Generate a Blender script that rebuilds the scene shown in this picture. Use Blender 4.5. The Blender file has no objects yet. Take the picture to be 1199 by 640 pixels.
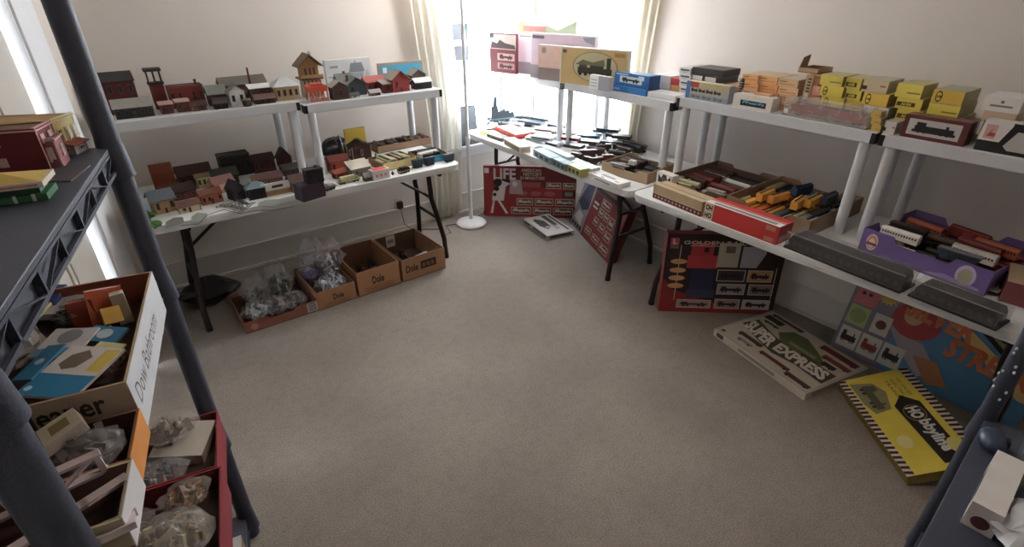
import bpy, math, random
from mathutils import Vector, Matrix, Euler
random.seed(7)
SC = bpy.context.scene
COL = SC.collection
# ------------------------------------------------------------------ camera
FPX = 621.4; CW, CH = 1199, 640; CAMH = 1.8
yaw, pit, rol = [math.radians(a) for a in (53.99, 28.48, -0.32)]
CAMF = Vector((math.cos(yaw)*math.cos(pit), math.sin(yaw)*math.cos(pit), -math.sin(pit)))
CAMR0 = CAMF.cross(Vector((0, 0, 1))).normalized(); CAMU0 = CAMR0.cross(CAMF)
c_, s_ = math.cos(rol), math.sin(rol)
CAMR = CAMR0*c_ + CAMU0*s_; CAMU = CAMU0*c_ - CAMR0*s_
cam = bpy.data.cameras.new('camera'); co = bpy.data.objects.new('camera', cam); COL.objects.link(co)
cam.sensor_width = 36; cam.lens = FPX/CW*36; cam.clip_start = 0.02
co.matrix_world = Matrix(((CAMR.x, CAMU.x, -CAMF.x, 0), (CAMR.y, CAMU.y, -CAMF.y, 0), (CAMR.z, CAMU.z, -CAMF.z, CAMH), (0, 0, 0, 1)))
SC.camera = co

def ray(p):
    return CAMR*((p[0]-CW/2)/FPX) + CAMU*((CH/2-p[1])/FPX) + CAMF
def at(p, z):
    "where the line of sight of a spot measured in the photograph meets the level z"
    if isinstance(p, Vector): return Vector((p.x, p.y, z))
    d = ray(p); t = (z-CAMH)/d.z
    return Vector((d.x*t, d.y*t, z))
def N(px, Y, z):
    "point of the plane y = Y at height z that shows in image column px"
    k = (px-CW/2)/FPX; a = CAMR-CAMF*k
    return Vector((-(a.y*Y+a.z*(z-CAMH))/a.x, Y, z))
def E(px, X, z):
    k = (px-CW/2)/FPX; a = CAMR-CAMF*k
    return Vector((X, -(a.x*X+a.z*(z-CAMH))/a.y, z))
def atx(p, X):
    d = ray(p); t = X/d.x
    return Vector((X, d.y*t, CAMH+d.z*t))
def aty(p, Y):
    d = ray(p); t = Y/d.y
    return Vector((d.x*t, Y, CAMH+d.z*t))
def hz(b, p, z0=0):
    "height over z0 of a spot seen at p, standing above world point b"
    d = ray(p); t = (d.x*b.x+d.y*b.y)/(d.x*d.x+d.y*d.y)
    return CAMH+d.z*t-z0

# ------------------------------------------------------------------ materials
_m = {}
def lin(c):
    return c/12.92 if c <= .04045 else ((c+.055)/1.055)**2.4
def rgb(h, k=.86):
    c = [lin(int(h[i:i+2], 16)/255) for i in (0, 2, 4)]; g = .3*c[0]+.55*c[1]+.15*c[2]
    return tuple(g+(x-g)*k for x in c) + (1,)
def M(h, rough=.6, metal=0., n=18., amt=.12, bump=0., spec=.4):
    "procedural surface: a base colour gently broken up by noise"
    k = (h, rough, metal, n, amt, bump, spec)
    if k in _m: return _m[k]
    m = bpy.data.materials.new('surface_'+h); m.use_nodes = True
    nt = m.node_tree; b = nt.nodes['Principled BSDF']
    b.inputs['Roughness'].default_value = rough; b.inputs['Metallic'].default_value = metal
    b.inputs['Specular IOR Level'].default_value = spec
    tc = nt.nodes.new('ShaderNodeTexCoord'); no = nt.nodes.new('ShaderNodeTexNoise')
    no.inputs['Scale'].default_value = n; no.inputs['Detail'].default_value = 4
    nt.links.new(tc.outputs['Object'], no.inputs['Vector'])
    mr = nt.nodes.new('ShaderNodeMapRange'); mr.inputs['To Min'].default_value = 1-amt; mr.inputs['To Max'].default_value = 1+amt
    nt.links.new(no.outputs['Fac'], mr.inputs['Value'])
    vm = nt.nodes.new('ShaderNodeVectorMath'); vm.operation = 'SCALE'
    vm.inputs[0].default_value = rgb(h)[:3]
    nt.links.new(mr.outputs['Result'], vm.inputs['Scale']); nt.links.new(vm.outputs['Vector'], b.inputs['Base Color'])
    if bump:
        bp = nt.nodes.new('ShaderNodeBump'); bp.inputs['Strength'].default_value = bump; bp.inputs['Distance'].default_value = .01
        nt.links.new(no.outputs['Fac'], bp.inputs['Height']); nt.links.new(bp.outputs['Normal'], b.inputs['Normal'])
    _m[k] = m
    return m
def clear(h='ffffff', alpha=.3, rough=.08, name='clear_film', bump=0., spec=.6):
    k = ('clear', h, alpha, rough, bump)
    if k in _m: return _m[k]
    m = bpy.data.materials.new(name); m.use_nodes = True
    nt = m.node_tree; b = nt.nodes['Principled BSDF']; out = nt.nodes['Material Output']
    b.inputs['Base Color'].default_value = rgb(h); b.inputs['Roughness'].default_value = rough
    b.inputs['Specular IOR Level'].default_value = spec
    tr = nt.nodes.new('ShaderNodeBsdfTransparent'); mx = nt.nodes.new('ShaderNodeMixShader')
    tc = nt.nodes.new('ShaderNodeTexCoord'); no = nt.nodes.new('ShaderNodeTexNoise'); no.inputs['Scale'].default_value = 30
    nt.links.new(tc.outputs['Object'], no.inputs['Vector'])
    mr = nt.nodes.new('ShaderNodeMapRange'); mr.inputs['To Min'].default_value = alpha*.6; mr.inputs['To Max'].default_value = min(1, alpha*1.4)
    nt.links.new(no.outputs['Fac'], mr.inputs['Value']); nt.links.new(mr.outputs['Result'], mx.inputs['Fac'])
    if bump:
        bp = nt.nodes.new('ShaderNodeBump'); bp.inputs['Strength'].default_value = bump; bp.inputs['Distance'].default_value = .02
        nt.links.new(no.outputs['Fac'], bp.inputs['Height']); nt.links.new(bp.outputs['Normal'], b.inputs['Normal'])
    nt.links.new(tr.outputs[0], mx.inputs[1]); nt.links.new(b.outputs[0], mx.inputs[2]); nt.links.new(mx.outputs[0], out.inputs['Surface'])
    _m[k] = m
    return m

WHITE = M('d9d9d6'); BLACK = M('18171a', .5); INK = M('1c1a1c', .7)
PLASTIC = M('c4c5c9', .42, amt=.04); TABLE = M('d5d6d6', .5, n=60, amt=.05)
KRAFT = M('b08a66', .85, n=10, amt=.14); KRAFT_IN = M('93704f', .9, n=10, amt=.14)
STEEL = M('2c2422', .4, .3); CHROME = M('b9bcc2', .2, .9)

# ------------------------------------------------------------------ mesh builder
class MB:
    def __init__(s):
        s.v = []; s.f = []; s.mi = []; s.mats = []; s.sm = []; s.X = Matrix()
    def _m(s, mat):
        if mat not in s.mats: s.mats.append(mat)
        return s.mats.index(mat)
    def add(s, vs, fs, mat, smooth=False):
        b = len(s.v); k = s._m(mat)
        s.v += [s.X @ Vector(v) for v in vs]
        for f in fs:
            s.f.append([b+i for i in f]); s.mi.append(k); s.sm.append(smooth)
        return s
    def box(s, x0, y0, z0, x1, y1, z1, mat, mats=None):
        "mats: optional dict of face name -> material"
        vs = [(x, y, z) for z in (z0, z1) for y in (y0, y1) for x in (x0, x1)]
        F = dict(bottom=(0, 2, 3, 1), top=(4, 5, 7, 6), front=(0, 1, 5, 4), back=(3, 2, 6, 7), left=(2, 0, 4, 6), right=(1, 3, 7, 5))
        if not mats: return s.add(vs, list(F.values()), mat)
        for k, f in F.items(): s.add([vs[i] for i in f], [(0, 1, 2, 3)], mats.get(k, mat))
        return s
    def cyl(s, a, b, r, mat, n=12, r2=None, smooth=True, cap=True):
        a = Vector(a); b = Vector(b); d = (b-a).normalized(); r2 = r if r2 is None else r2
        u = d.orthogonal().normalized(); w = d.cross(u)
        vs = []
        for c, rr in ((a, r), (b, r2)):
            for i in range(n):
                t = 2*math.pi*i/n; vs.append(c + (u*math.cos(t)+w*math.sin(t))*rr)
        s.add(vs, [(i, (i+1) % n, n+(i+1) % n, n+i) for i in range(n)], mat, smooth)
        if cap: s.add(vs, [tuple(range(n-1, -1, -1)), tuple(range(n, 2*n))], mat)
        return s
    def tube(s, pts, r, mat, n=8, closed=False, ry=None):
        pts = [Vector(p) for p in pts]; rings = []; up = None
        for i, p in enumerate(pts):
            d = (pts[min(i+1, len(pts)-1)]-pts[max(i-1, 0)]).normalized()
            if up is None: up = d.orthogonal().normalized()
            up = (up - d*up.dot(d)).normalized(); w = d.cross(up)
            rings += [p+(up*math.cos(2*math.pi*k/n)*r+w*math.sin(2*math.pi*k/n)*(ry or r)) for k in range(n)]
        fs = [(i*n+k, i*n+(k+1) % n, (i+1)*n+(k+1) % n, (i+1)*n+k) for i in range(len(pts)-1) for k in range(n)]
        s.add(rings, fs, mat, True)
        s.add(rings, [tuple(range(n-1, -1, -1)), tuple(range((len(pts)-1)*n, len(pts)*n))], mat)
        return s
    def prism(s, poly, h0, h1, mat, axis='z'):
        "2-D outline pushed from h0 to h1 along an axis"
        n = len(poly)
        if axis == 'z': g = lambda p, h: (p[0], p[1], h)
        elif axis == 'y': g = lambda p, h: (p[0], h, p[1])
        else: g = lambda p, h: (h, p[0], p[1])
        vs = [g(p, h0) for p in poly]+[g(p, h1) for p in poly]
        fs = [tuple(range(n)), tuple(range(2*n-1, n-1, -1))]+[(i, n+i, n+(i+1) % n, (i+1) % n) for i in range(n)]
        return s.add(vs, fs, mat)
    def lathe(s, prof, mat, n=20, c=(0, 0, 0)):
        vs = [(c[0]+r*math.cos(2*math.pi*k/n), c[1]+r*math.sin(2*math.pi*k/n), c[2]+z) for r, z in prof for k in range(n)]
        fs = [(i*n+k, i*n+(k+1) % n, (i+1)*n+(k+1) % n, (i+1)*n+k) for i in range(len(prof)-1) for k in range(n)]
        return s.add(vs, fs, mat, True)
    def blob(s, c, rx, ry, rz, mat, nz=8, n=12, noise=0., seed=0):
        rd = random.Random(seed); vs = []
        for j in range(nz+1):
            ph = math.pi*j/nz
            for k in range(n):
                t = 2*math.pi*k/n; q = 1+noise*(rd.random()-.5)*2
                vs.append((c[0]+rx*q*math.sin(ph)*math.cos(t), c[1]+ry*q*math.sin(ph)*math.sin(t), c[2]+rz*(1+noise*(rd.random()-.5))*math.cos(ph)))
        fs = [(j*n+k, (j+1)*n+k, (j+1)*n+(k+1) % n, j*n+(k+1) % n) for j in range(nz) for k in range(n)]
        return s.add(vs, fs, mat, noise < .05)
    def mesh(s, name):
        me = bpy.data.meshes.new(name)
        me.from_pydata([tuple(v) for v in s.v], [], s.f)
        for m in s.mats: me.materials.append(m)
        for p, k, q in zip(me.polygons, s.mi, s.sm): p.material_index = k; p.use_smooth = q
        me.validate(); me.update()
        return me
    def build(s, name, parent=None, bevel=0.):
        o = bpy.data.objects.new(name, s.mesh(name)); COL.objects.link(o)
        if parent is not None: o.parent = parent
        if bevel:
            b = o.modifiers.new('soft_edges', 'BEVEL'); b.width = bevel; b.segments = 2; b.limit_method = 'ANGLE'; b.angle_limit = .9
        return o

def tag(o, label, cat, group=None, kind=None):
    o['label'] = label; o['category'] = cat
    if group: o['group'] = group
    if kind: o['kind'] = kind
    return o
def thing(name, label, cat, loc=(0, 0, 0), rz=0., group=None, mat=None):
    o = bpy.data.objects.new(name, None); COL.objects.link(o); o.empty_display_size = .05
    if mat is not None: o.matrix_world = mat
    else: o.location = loc; o.rotation_euler = (0, 0, rz)
    return tag(o, label, cat, group)
def struct(name, mb, bevel=0.):
    o = mb.build(name, None, bevel); o['kind'] = 'structure'; return o
def kids(o): return [c for c in COL.objects if c.parent == o]
def dup(o, parent=None, ch=None):
    c = o.copy(); COL.objects.link(c); c.parent = parent
    for k in kids(o): dup(k, c)
    return c

_fm = {}
def glyphs(txt, bold=0.):
    "flat outline mesh of a word, scaled to the unit box"
    k = (txt, bold)
    if k in _fm: return _fm[k]
    cu_ = bpy.data.curves.new('t', 'FONT'); cu_.body = txt; cu_.offset = bold; cu_.resolution_u = 2
    o = bpy.data.objects.new('t', cu_); COL.objects.link(o)
    dg = bpy.context.evaluated_depsgraph_get(); dg.update()
    me = bpy.data.meshes.new_from_object(o.evaluated_get(dg))
    vs = [v.co.copy() for v in me.vertices]; fs = [tuple(p.vertices) for p in me.polygons]
    COL.objects.unlink(o); bpy.data.objects.remove(o); bpy.data.curves.remove(cu_); bpy.data.meshes.remove(me)
    x0 = min(v.x for v in vs); x1 = max(v.x for v in vs); y0 = min(v.y for v in vs); y1 = max(v.y for v in vs)
    vs = [((v.x-x0)/(x1-x0), (v.y-y0)/(y1-y0)) for v in vs]
    _fm[k] = (vs, fs, (x1-x0)/(y1-y0))
    return _fm[k]
class Face:
    "prints on one flat face; u, v run 0..1 over it, o lifts by a hair"
    def __init__(s, mb, mat, w, h): s.mb = mb; s.T = mat; s.w = w; s.h = h; s.o = .0004; s.n = 0
    def P(s, u, v, k=1): return s.T @ Vector((u*s.w, v*s.h, s.o*(k+s.n*.04)))
    def poly(s, pts, mat, k=1): s.n += 1; s.mb.add([s.P(u, v, k) for u, v in pts], [tuple(range(len(pts)))], mat)
    def rect(s, u0, v0, u1, v1, mat, k=1): s.poly([(u0, v0), (u1, v0), (u1, v1), (u0, v1)], mat, k)
    def frame(s, u0, v0, u1, v1, t, mat, k=1):
        a = t/s.w; b = t/s.h
        s.rect(u0, v0, u1, v0+b, mat, k); s.rect(u0, v1-b, u1, v1, mat, k); s.rect(u0, v0+b, u0+a, v1-b, mat, k); s.rect(u1-a, v0+b, u1, v1-b, mat, k)
    def disc(s, u, v, ru, mat, k=1, rv=None, n=20):
        rv = rv if rv is not None else ru*s.w/s.h
        s.poly([(u+ru*math.cos(2*math.pi*i/n), v+rv*math.sin(2*math.pi*i/n)) for i in range(n)], mat, k)
    def text(s, txt, u0, v0, u1, v1, mat, k=2, bold=.02, shear=0., rise=0.):
        vs, fs, _ = glyphs(txt, bold); s.n += 1
        s.mb.add([s.P(u0+(u1-u0)*x+shear*y*s.h/s.w, v0+(v1-v0)*y+rise*x, k) for x, y in vs], fs, mat)
    def train(s, u0, v0, u1, v1, mat, mat2, k=2):
        "little printed picture of a railway vehicle"
        W = u1-u0; H = v1-v0
        s.rect(u0+.05*W, v0+.3*H, u1-.05*W, v0+.62*H, mat, k)
        s.rect(u0+.08*W, v0+.6*H, u0+.3*W, v0+.85*H, mat, k); s.rect(u0+.75*W, v0+.6*H, u0+.82*W, v0+.8*H, mat, k)
        for q in (.16, .3, .68, .82): s.disc(u0+q*W, v0+.25*H, .05*W, mat2, k+1)
def faces(mb, w, d, h):
    "printable faces of a box standing on z=0, centred in x and y"
    R = lambda cx, cy, cz: Matrix(((cx[0], cy[0], cz[0], 0), (cx[1], cy[1], cz[1], 0), (cx[2], cy[2], cz[2], 0), (0, 0, 0, 1)))
    X = mb.X
    return dict(
        front=Face(mb, Matrix.Translation((-w/2, -d/2, 0)) @ R((1, 0, 0), (0, 0, 1), (0, -1, 0)), w, h),
        right=Face(mb, Matrix.Translation((w/2, -d/2, 0)) @ R((0, 1, 0), (0, 0, 1), (1, 0, 0)), d, h),
        left=Face(mb, Matrix.Translation((-w/2, d/2, 0)) @ R((0, -1, 0), (0, 0, 1), (-1, 0, 0)), d, h),
        top=Face(mb, Matrix.Translation((-w/2, -d/2, h)) @ R((1, 0, 0), (0, 1, 0), (0, 0, 1)), w, d))
def span(p1, p2, z):
    "front bottom corners measured in the photograph -> start, direction angle, width"
    a = at(p1, z); b = at(p2, z); v = b-a
    return a, math.atan2(v.y, v.x), v.length
def seat(p1, p2, z, d, ang=None, w=None):
    "centre of the footprint, turn and width of a thing whose front bottom edge runs p1-p2"
    a, t, ww = span(p1, p2, z)
    if ang is not None: t = math.radians(ang)
    if w is not None: ww = w
    ex = Vector((math.cos(t), math.sin(t), 0)); ey = Vector((-ex.y, ex.x, 0))
    return a+ex*ww/2+ey*d/2, t, ww
# ------------------------------------------------------------------ the room
NY = 3.9; EX = 3.10; CEIL = 2.45
wall_m = M('d3c9c0', .85, n=3, amt=.05, bump=.03); ceil_m = M('d9d4cc', .9)
trim_m = M('c8bfb4', .6, n=6, amt=.05); white_trim = M('dedfe2', .5, amt=.04)
def carpet():
    m = bpy.data.materials.new('loop_carpet'); m.use_nodes = True; nt = m.node_tree; b = nt.nodes['Principled BSDF']
    b.inputs['Roughness'].default_value = .95; b.inputs['Specular IOR Level'].default_value = .1
    tc = nt.nodes.new('ShaderNodeTexCoord')
    n1 = nt.nodes.new('ShaderNodeTexNoise'); n1.inputs['Scale'].default_value = 1.5; n1.inputs['Detail'].default_value = 6
    n2 = nt.nodes.new('ShaderNodeTexNoise'); n2.inputs['Scale'].default_value = 160; n2.inputs['Detail'].default_value = 2
    n3 = nt.nodes.new('ShaderNodeTexNoise'); n3.inputs['Scale'].default_value = 22; n3.inputs['Detail'].default_value = 4
    for n in (n1, n2, n3): nt.links.new(tc.outputs['Object'], n.inputs['Vector'])
    cr1 = nt.nodes.new('ShaderNodeValToRGB'); e = cr1.color_ramp.elements
    e[0].position = .35; e[0].color = rgb('90857c'); e[1].position = .65; e[1].color = rgb('9f948a')
    nt.links.new(n1.outputs['Fac'], cr1.inputs['Fac'])
    mx = nt.nodes.new('ShaderNodeMix'); mx.data_type = 'RGBA'; mx.blend_type = 'MULTIPLY'; mx.inputs[0].default_value = .8
    cr2 = nt.nodes.new('ShaderNodeValToRGB'); e = cr2.color_ramp.elements
    e[0].position = .35; e[0].color = (.62, .62, .62, 1); e[1].position = .6; e[1].color = (1, 1, 1, 1)
    nt.links.new(n2.outputs['Fac'], cr2.inputs['Fac']); nt.links.new(cr1.outputs['Color'], mx.inputs[6]); nt.links.new(cr2.outputs['Color'], mx.inputs[7])
    mx2 = nt.nodes.new('ShaderNodeMix'); mx2.data_type = 'RGBA'; mx2.blend_type = 'MULTIPLY'; mx2.inputs[0].default_value = .22
    cr3 = nt.nodes.new('ShaderNodeValToRGB'); e = cr3.color_ramp.elements
    e[0].position = .3; e[0].color = (.6, .59, .57, 1); e[1].position = .55; e[1].color = (1, 1, 1, 1)
    nt.links.new(n3.outputs['Fac'], cr3.inputs['Fac']); nt.links.new(mx.outputs[2], mx2.inputs[6]); nt.links.new(cr3.outputs['Color'], mx2.inputs[7])
    nt.links.new(mx2.outputs[2], b.inputs['Base Color'])
    bp = nt.nodes.new('ShaderNodeBump'); bp.inputs['Strength'].default_value = .5; bp.inputs['Distance'].default_value = .006
    nt.links.new(n2.outputs['Fac'], bp.inputs['Height']); nt.links.new(bp.outputs['Normal'], b.inputs['Normal'])
    return m
SY = -1.3   # south wall behind the photographer
WX0 = -.07  # west wall: angled, runs from (WX0, NY)
def wx(y): return WX0-.179*(NY-y)
struct('floor', MB().prism([(wx(SY)-.1, SY-.1), (EX+.1, SY-.1), (EX+.1, NY+.1), (WX0-.1, NY+.1)], -.1, 0, carpet()))
struct('ceiling', MB().prism([(wx(SY)-.1, SY-.1), (EX+.1, SY-.1), (EX+.1, NY+.1), (WX0-.1, NY+.1)], CEIL, CEIL+.1, ceil_m))
T = .12
# window openings: north x 2.22..2.98, east y 2.74..3.76, sill .60, head 2.15
NWx0, NWx1, EWy0, EWy1, WZ0, WZ1 = 2.20, 2.98, 2.74, 3.78, .60, 2.2
b = MB()
b.box(WX0-T, NY, 0, NWx0, NY+T, CEIL, wall_m); b.box(NWx1, NY, 0, EX+T, NY+T, CEIL, wall_m)
b.box(NWx0, NY, 0, NWx1, NY+T, WZ0, wall_m); b.box(NWx0, NY, WZ1, NWx1, NY+T, CEIL, wall_m)
struct('wall_north', b)
b = MB()
b.box(EX, SY, 0, EX+T, EWy0, CEIL, wall_m); b.box(EX, EWy1, 0, EX+T, NY, CEIL, wall_m)
b.box(EX, EWy0, 0, EX+T, EWy1, WZ0, wall_m); b.box(EX, EWy0, WZ1, EX+T, EWy1, CEIL, wall_m)
struct('wall_east', b)
struct('wall_south', MB().box(wx(SY)-.2, SY-T, 0, EX+T, SY, CEIL, wall_m))
# west wall, with the opening of the door
L = math.hypot(.179*(NY-SY), NY-SY); wdir = math.atan2(-(NY-SY), wx(SY)-WX0)
WM = Matrix.Translation((WX0, NY, 0)) @ Matrix.Rotation(wdir, 4, 'Z')   # local x runs from the corner towards the camera, local -y is outside
def wl(y): return (NY-y)*math.sqrt(1+.179**2)
D0, D1 = wl(3.02)+.0, wl(2.02)
b = MB(); b.X = WM
b.box(0, -T, 0, D0, 0, CEIL, wall_m); b.box(D1, -T, 0, L, 0, CEIL, wall_m); b.box(D0, -T, 2.08, D1, 0, CEIL, wall_m)
struct('wall_west', b)
b = MB(); b.X = WM
b.box(wl(3.30), 0, 0, D0+.0, .022, 2.12, white_trim); b.box(D1, 0, 0, D1+.11, .022, 2.12, white_trim); b.box(wl(3.3), 0, 2.12, D1+.11, .022, 2.24, white_trim)
b.box(D0, -.11, 0, D0+.02, 0.012, 2.08, white_trim)
struct('trim_1', b, .003)
b = MB(); b.X = WM
dm = M('b9b2a8', .5, amt=.05)
b.box(D0+.045, -.07, .01, D1-.03, -.03, 2.06, dm)
for z0, z1 in ((.12, .85), (.98, 1.92)):
    for x0, x1 in ((D0+.14, D0+.46), (D0+.56, D1-.12)):
        b.box(x0, -.033, z0, x1, -.022, z1, dm)
        b.box(x0+.03, -.024, z0+.03, x1-.03, -.016, z1-.03, dm)
door = b.build('door_1', None, .004); door['kind'] = 'structure'
b = MB(); b.X = WM
b.cyl((D1-.09, -.03, 1.0), (D1-.09, .03, 1.0), .012, CHROME); b.blob((D1-.09, .045, 1.0), .026, .02, .026, CHROME)
b.build('door_handle', door)
# baseboards
def base(mb, x0, x1, mat):   # local: runs along x on y=0, room at -y
    mb.box(x0, -.018, 0, x1, 0, .165, mat); mb.box(x0, -.024, .165, x1, 0, .18, mat); mb.box(x0, -.03, 0, x1, -.018, .02, mat)
b = MB(); b.X = Matrix.Translation((0, NY, 0)); base(b, WX0, EX, trim_m); struct('baseboard_north', b)
b = MB(); b.X = Matrix.Translation((EX, NY, 0)) @ Matrix.Rotation(-math.pi/2, 4, 'Z'); base(b, .03, NY-SY, trim_m); struct('baseboard_east', b)
b = MB(); b.X = WM @ Matrix.Scale(-1, 4, (0, 1, 0)); base(b, .03, wl(3.31), trim_m); struct('baseboard_west', b)
# windows
glass_m = clear('f4fbff', .06, .02, 'window_glass')
def window(name, T_, w):
    "local x along the wall, y=0 the room face, +y outside"
    f = MB(); f.X = T_
    z0, z1 = WZ0, WZ1
    f.box(0, .02, z0, .045, .1, z1, white_trim); f.box(w-.045, .02, z0, w, .1, z1, white_trim)
    f.box(.045, .02, z1-.045, w-.045, .1, z1, white_trim); f.box(.045, .02, z0, w-.045, .1, z0+.05, white_trim)
    f.box(.045, .04, (z0+z1)/2-.022, w-.045, .085, (z0+z1)/2+.022, white_trim)
    o = struct(name, f, .003)
    g = MB(); g.X = T_
    g.box(.045, .058, z0+.05, w-.045, .062, z1-.045, glass_m); g.build('pane', o)
    c = MB(); c.X = T_
    c.box(-.085, -.02, z0-.02, 0, 0, z1+.09, white_trim); c.box(w, -.02, z0-.02, w+.085, 0, z1+.09, white_trim); c.box(0, -.02, z1, w, 0, z1+.09, white_trim)
    c.build('window_frame', o, .003)
    s = MB(); s.X = T_
    s.box(-.1, -.055, z0-.03, w+.1, .03, z0, white_trim); s.box(-.08, -.016, z0-.1, w+.08, 0, z0-.03, white_trim)
    s.build('window_sill', o, .004)
    return o
window('window_1', Matrix.Translation((NWx0, NY, 0)), NWx1-NWx0)
window('window_2', Matrix.Translation((EX, EWy1, 0)) @ Matrix.Rotation(-math.pi/2, 4, 'Z'), EWy1-EWy0)

# ------------------------------------------------------------------ light
w = bpy.data.worlds.new('daylight'); SC.world = w; w.use_nodes = True
bg = w.node_tree.nodes['Background']; bg.inputs[0].default_value = (.86, .93, 1, 1); bg.inputs[1].default_value = 18
def area(name, loc, rot, sx, sy, power, col):
    l = bpy.data.lights.new(name, 'AREA'); l.shape = 'RECTANGLE'; l.size = sx; l.size_y = sy; l.energy = power; l.color = col
    o = bpy.data.objects.new(name, l); COL.objects.link(o); o.location = loc; o.rotation_euler = rot; return o
area('daylight_north', ((NWx0+NWx1)/2, NY+.35, 1.5), (math.radians(-80), 0, 0), 1.0, 1.8, 34, (.93, .97, 1))
area('daylight_east', (EX+.35, (EWy0+EWy1)/2, 1.5), (math.radians(80), 0, math.radians(90)), 1.2, 1.8, 42, (.93, .97, 1))
area('warm_fill', (1.1, 1.0, CEIL-.02), (0, 0, 0), .5, .5, 7, (1, .80, .64))  # added fill light to warm the room, no fixture hangs there
pl = bpy.data.lights.new('floor_lamp_bulb', 'POINT'); pl.energy = 26; pl.color = (1, .93, .86); pl.shadow_soft_size = .06
po = bpy.data.objects.new('floor_lamp_bulb', pl); COL.objects.link(po); po.location = (at((552, 262), 0).x, at((552, 262), 0).y, 1.875)
SC.view_settings.view_transform = 'Standard'; SC.view_settings.look = 'None'
SC.view_settings.exposure = .26; SC.view_settings.gamma = 1; SC.view_settings.use_curve_mapping = False

# ------------------------------------------------------------------ folding tables
TZ = .75
def rounded(w, d, r, n=5):
    pts = []
    for cx, cy, a0 in ((w/2-r, d/2-r, 0), (-w/2+r, d/2-r, 90), (-w/2+r, -d/2+r, 180), (w/2-r, -d/2+r, 270)):
        for i in range(n+1):
            a = math.radians(a0+90*i/n); pts.append((cx+r*math.cos(a), cy+r*math.sin(a)))
    return pts
def folding_table(label, cx, cy, rz, offs=(.80, .80)):
    t = thing('folding_table', label, 'table', (cx, cy, 0), rz, 'white folding tables')
    m = MB(); w, d = 1.83, .76
    m.prism(rounded(w, d, .06), TZ-.028, TZ, TABLE); m.prism(rounded(w-.012, d-.012, .055), TZ-.045, TZ-.028, TABLE)
    m.build('tabletop', t, .003)
    for y in (-.25, .25): r = MB(); r.box(-.86, y-.012, TZ-.07, .86, y+.012, TZ-.0455, STEEL); r.build('rail', t)
    for s in (-1, 1):
        x = s*offs[(s+1)//2]
        for q in (-1, 1):
            g = MB()
            g.tube([(x-s*.05, q*.12, TZ-.075), (x-s*.04, q*.12, .5), (x-s*.035, q*.115, .44), (x-s*.02, q*.15, .33), (x, q*.2, .15), (x, q*.215, .012)], .0175, STEEL, 10)
            g.cyl((x, q*.215, 0), (x, q*.215, .03), .019, BLACK)
            g.build('leg', t)
        for x2, y2, z2, r2 in ((x-s*.05, .3, TZ-.075, .014), (x-s*.035, .11, .45, .011), (x-s*.015, .16, .3, .011)):
            c = MB(); c.tube([(x2, -y2, z2), (x2, y2, z2)], r2, STEEL, 8); c.build('crossbar', t)
        e = MB(); e.tube([(x-s*.035, 0, .45), (x-s*.36, 0, TZ-.06)], .010, STEEL, 8); e.box(x-s*.36-.02, -.29, TZ-.062, x-s*.36+.02, .29, TZ-.0455, STEEL)
        e.build('brace', t)
    return t
NTY = 3.02; ETX = 2.26
folding_table('white folding table along the left wall, covered with small model buildings', .865, NTY+.38, 0, (.78, .84))
folding_table('white folding table in the corner by the bright windows, partly bare at its near end', ETX+.38, 1.955+.915, -math.pi/2, (.86, .66))
folding_table('white folding table along the right wall, holding the purple tray and long red carton', ETX+.38, 1.945-.915, -math.pi/2, (.79, .865))

# ------------------------------------------------------------------ white plastic shelf units on the tables
def plastic_shelf(label, cx, cy, rz, w, d, top, post_in=.045):
    t = thing('plastic_shelf', label, 'shelf', (cx, cy, TZ), rz, 'white plastic shelves on the tables')
    h = top-TZ; m = MB()
    m.box(-w/2, -d/2, h-.052, w/2, d/2, h, PLASTIC)
    m.build('shelf_board', t, .004)
    for sx in (-1, 1):
        for sy in (-1, 1):
            x = sx*(w/2-post_in); y = sy*(d/2-.035)
            p = MB(); p.cyl((x, y, 0), (x, y, h-.053), .0235, PLASTIC, 16); p.build('post', t)
            if sy < 0:
                k = MB(); k.box(sx*(w/2+.001)-(.02 if sx > 0 else 0), y-.037, h-.05, sx*(w/2+.001)+(.02 if sx < 0 else 0), y+.02, h-.005, BLACK)
                k.build('corner_cap', t)
    return t
plastic_shelf('white plastic shelf nearest the left corner, topped with red and dark model factories', .395, 3.3+.225, 0, .965, .45, 1.215)
plastic_shelf('white plastic shelf beside the left curtain, topped with a chalet, red barn and blue box', 1.36, 3.3+.225, 0, .92, .45, 1.19)
e = -math.pi/2
S0 = plastic_shelf('white plastic shelf in the window corner, holding a row of upright picture cartons', 2.6+.225, 3.385, e, .84, .45, 1.2)
plastic_shelf('white plastic shelf with the bright blue window carton on it', 2.6+.225, 2.475, e, .96, .45, 1.205)
plastic_shelf('white plastic shelf with orange and yellow carton stacks on it', 2.6+.225, 1.445, e, 1.05, .45, 1.24)
plastic_shelf('white plastic shelf at the right edge, with the maroon locomotive carton on it', 2.6+.225, .435, e, .94, .45, 1.24)
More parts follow.
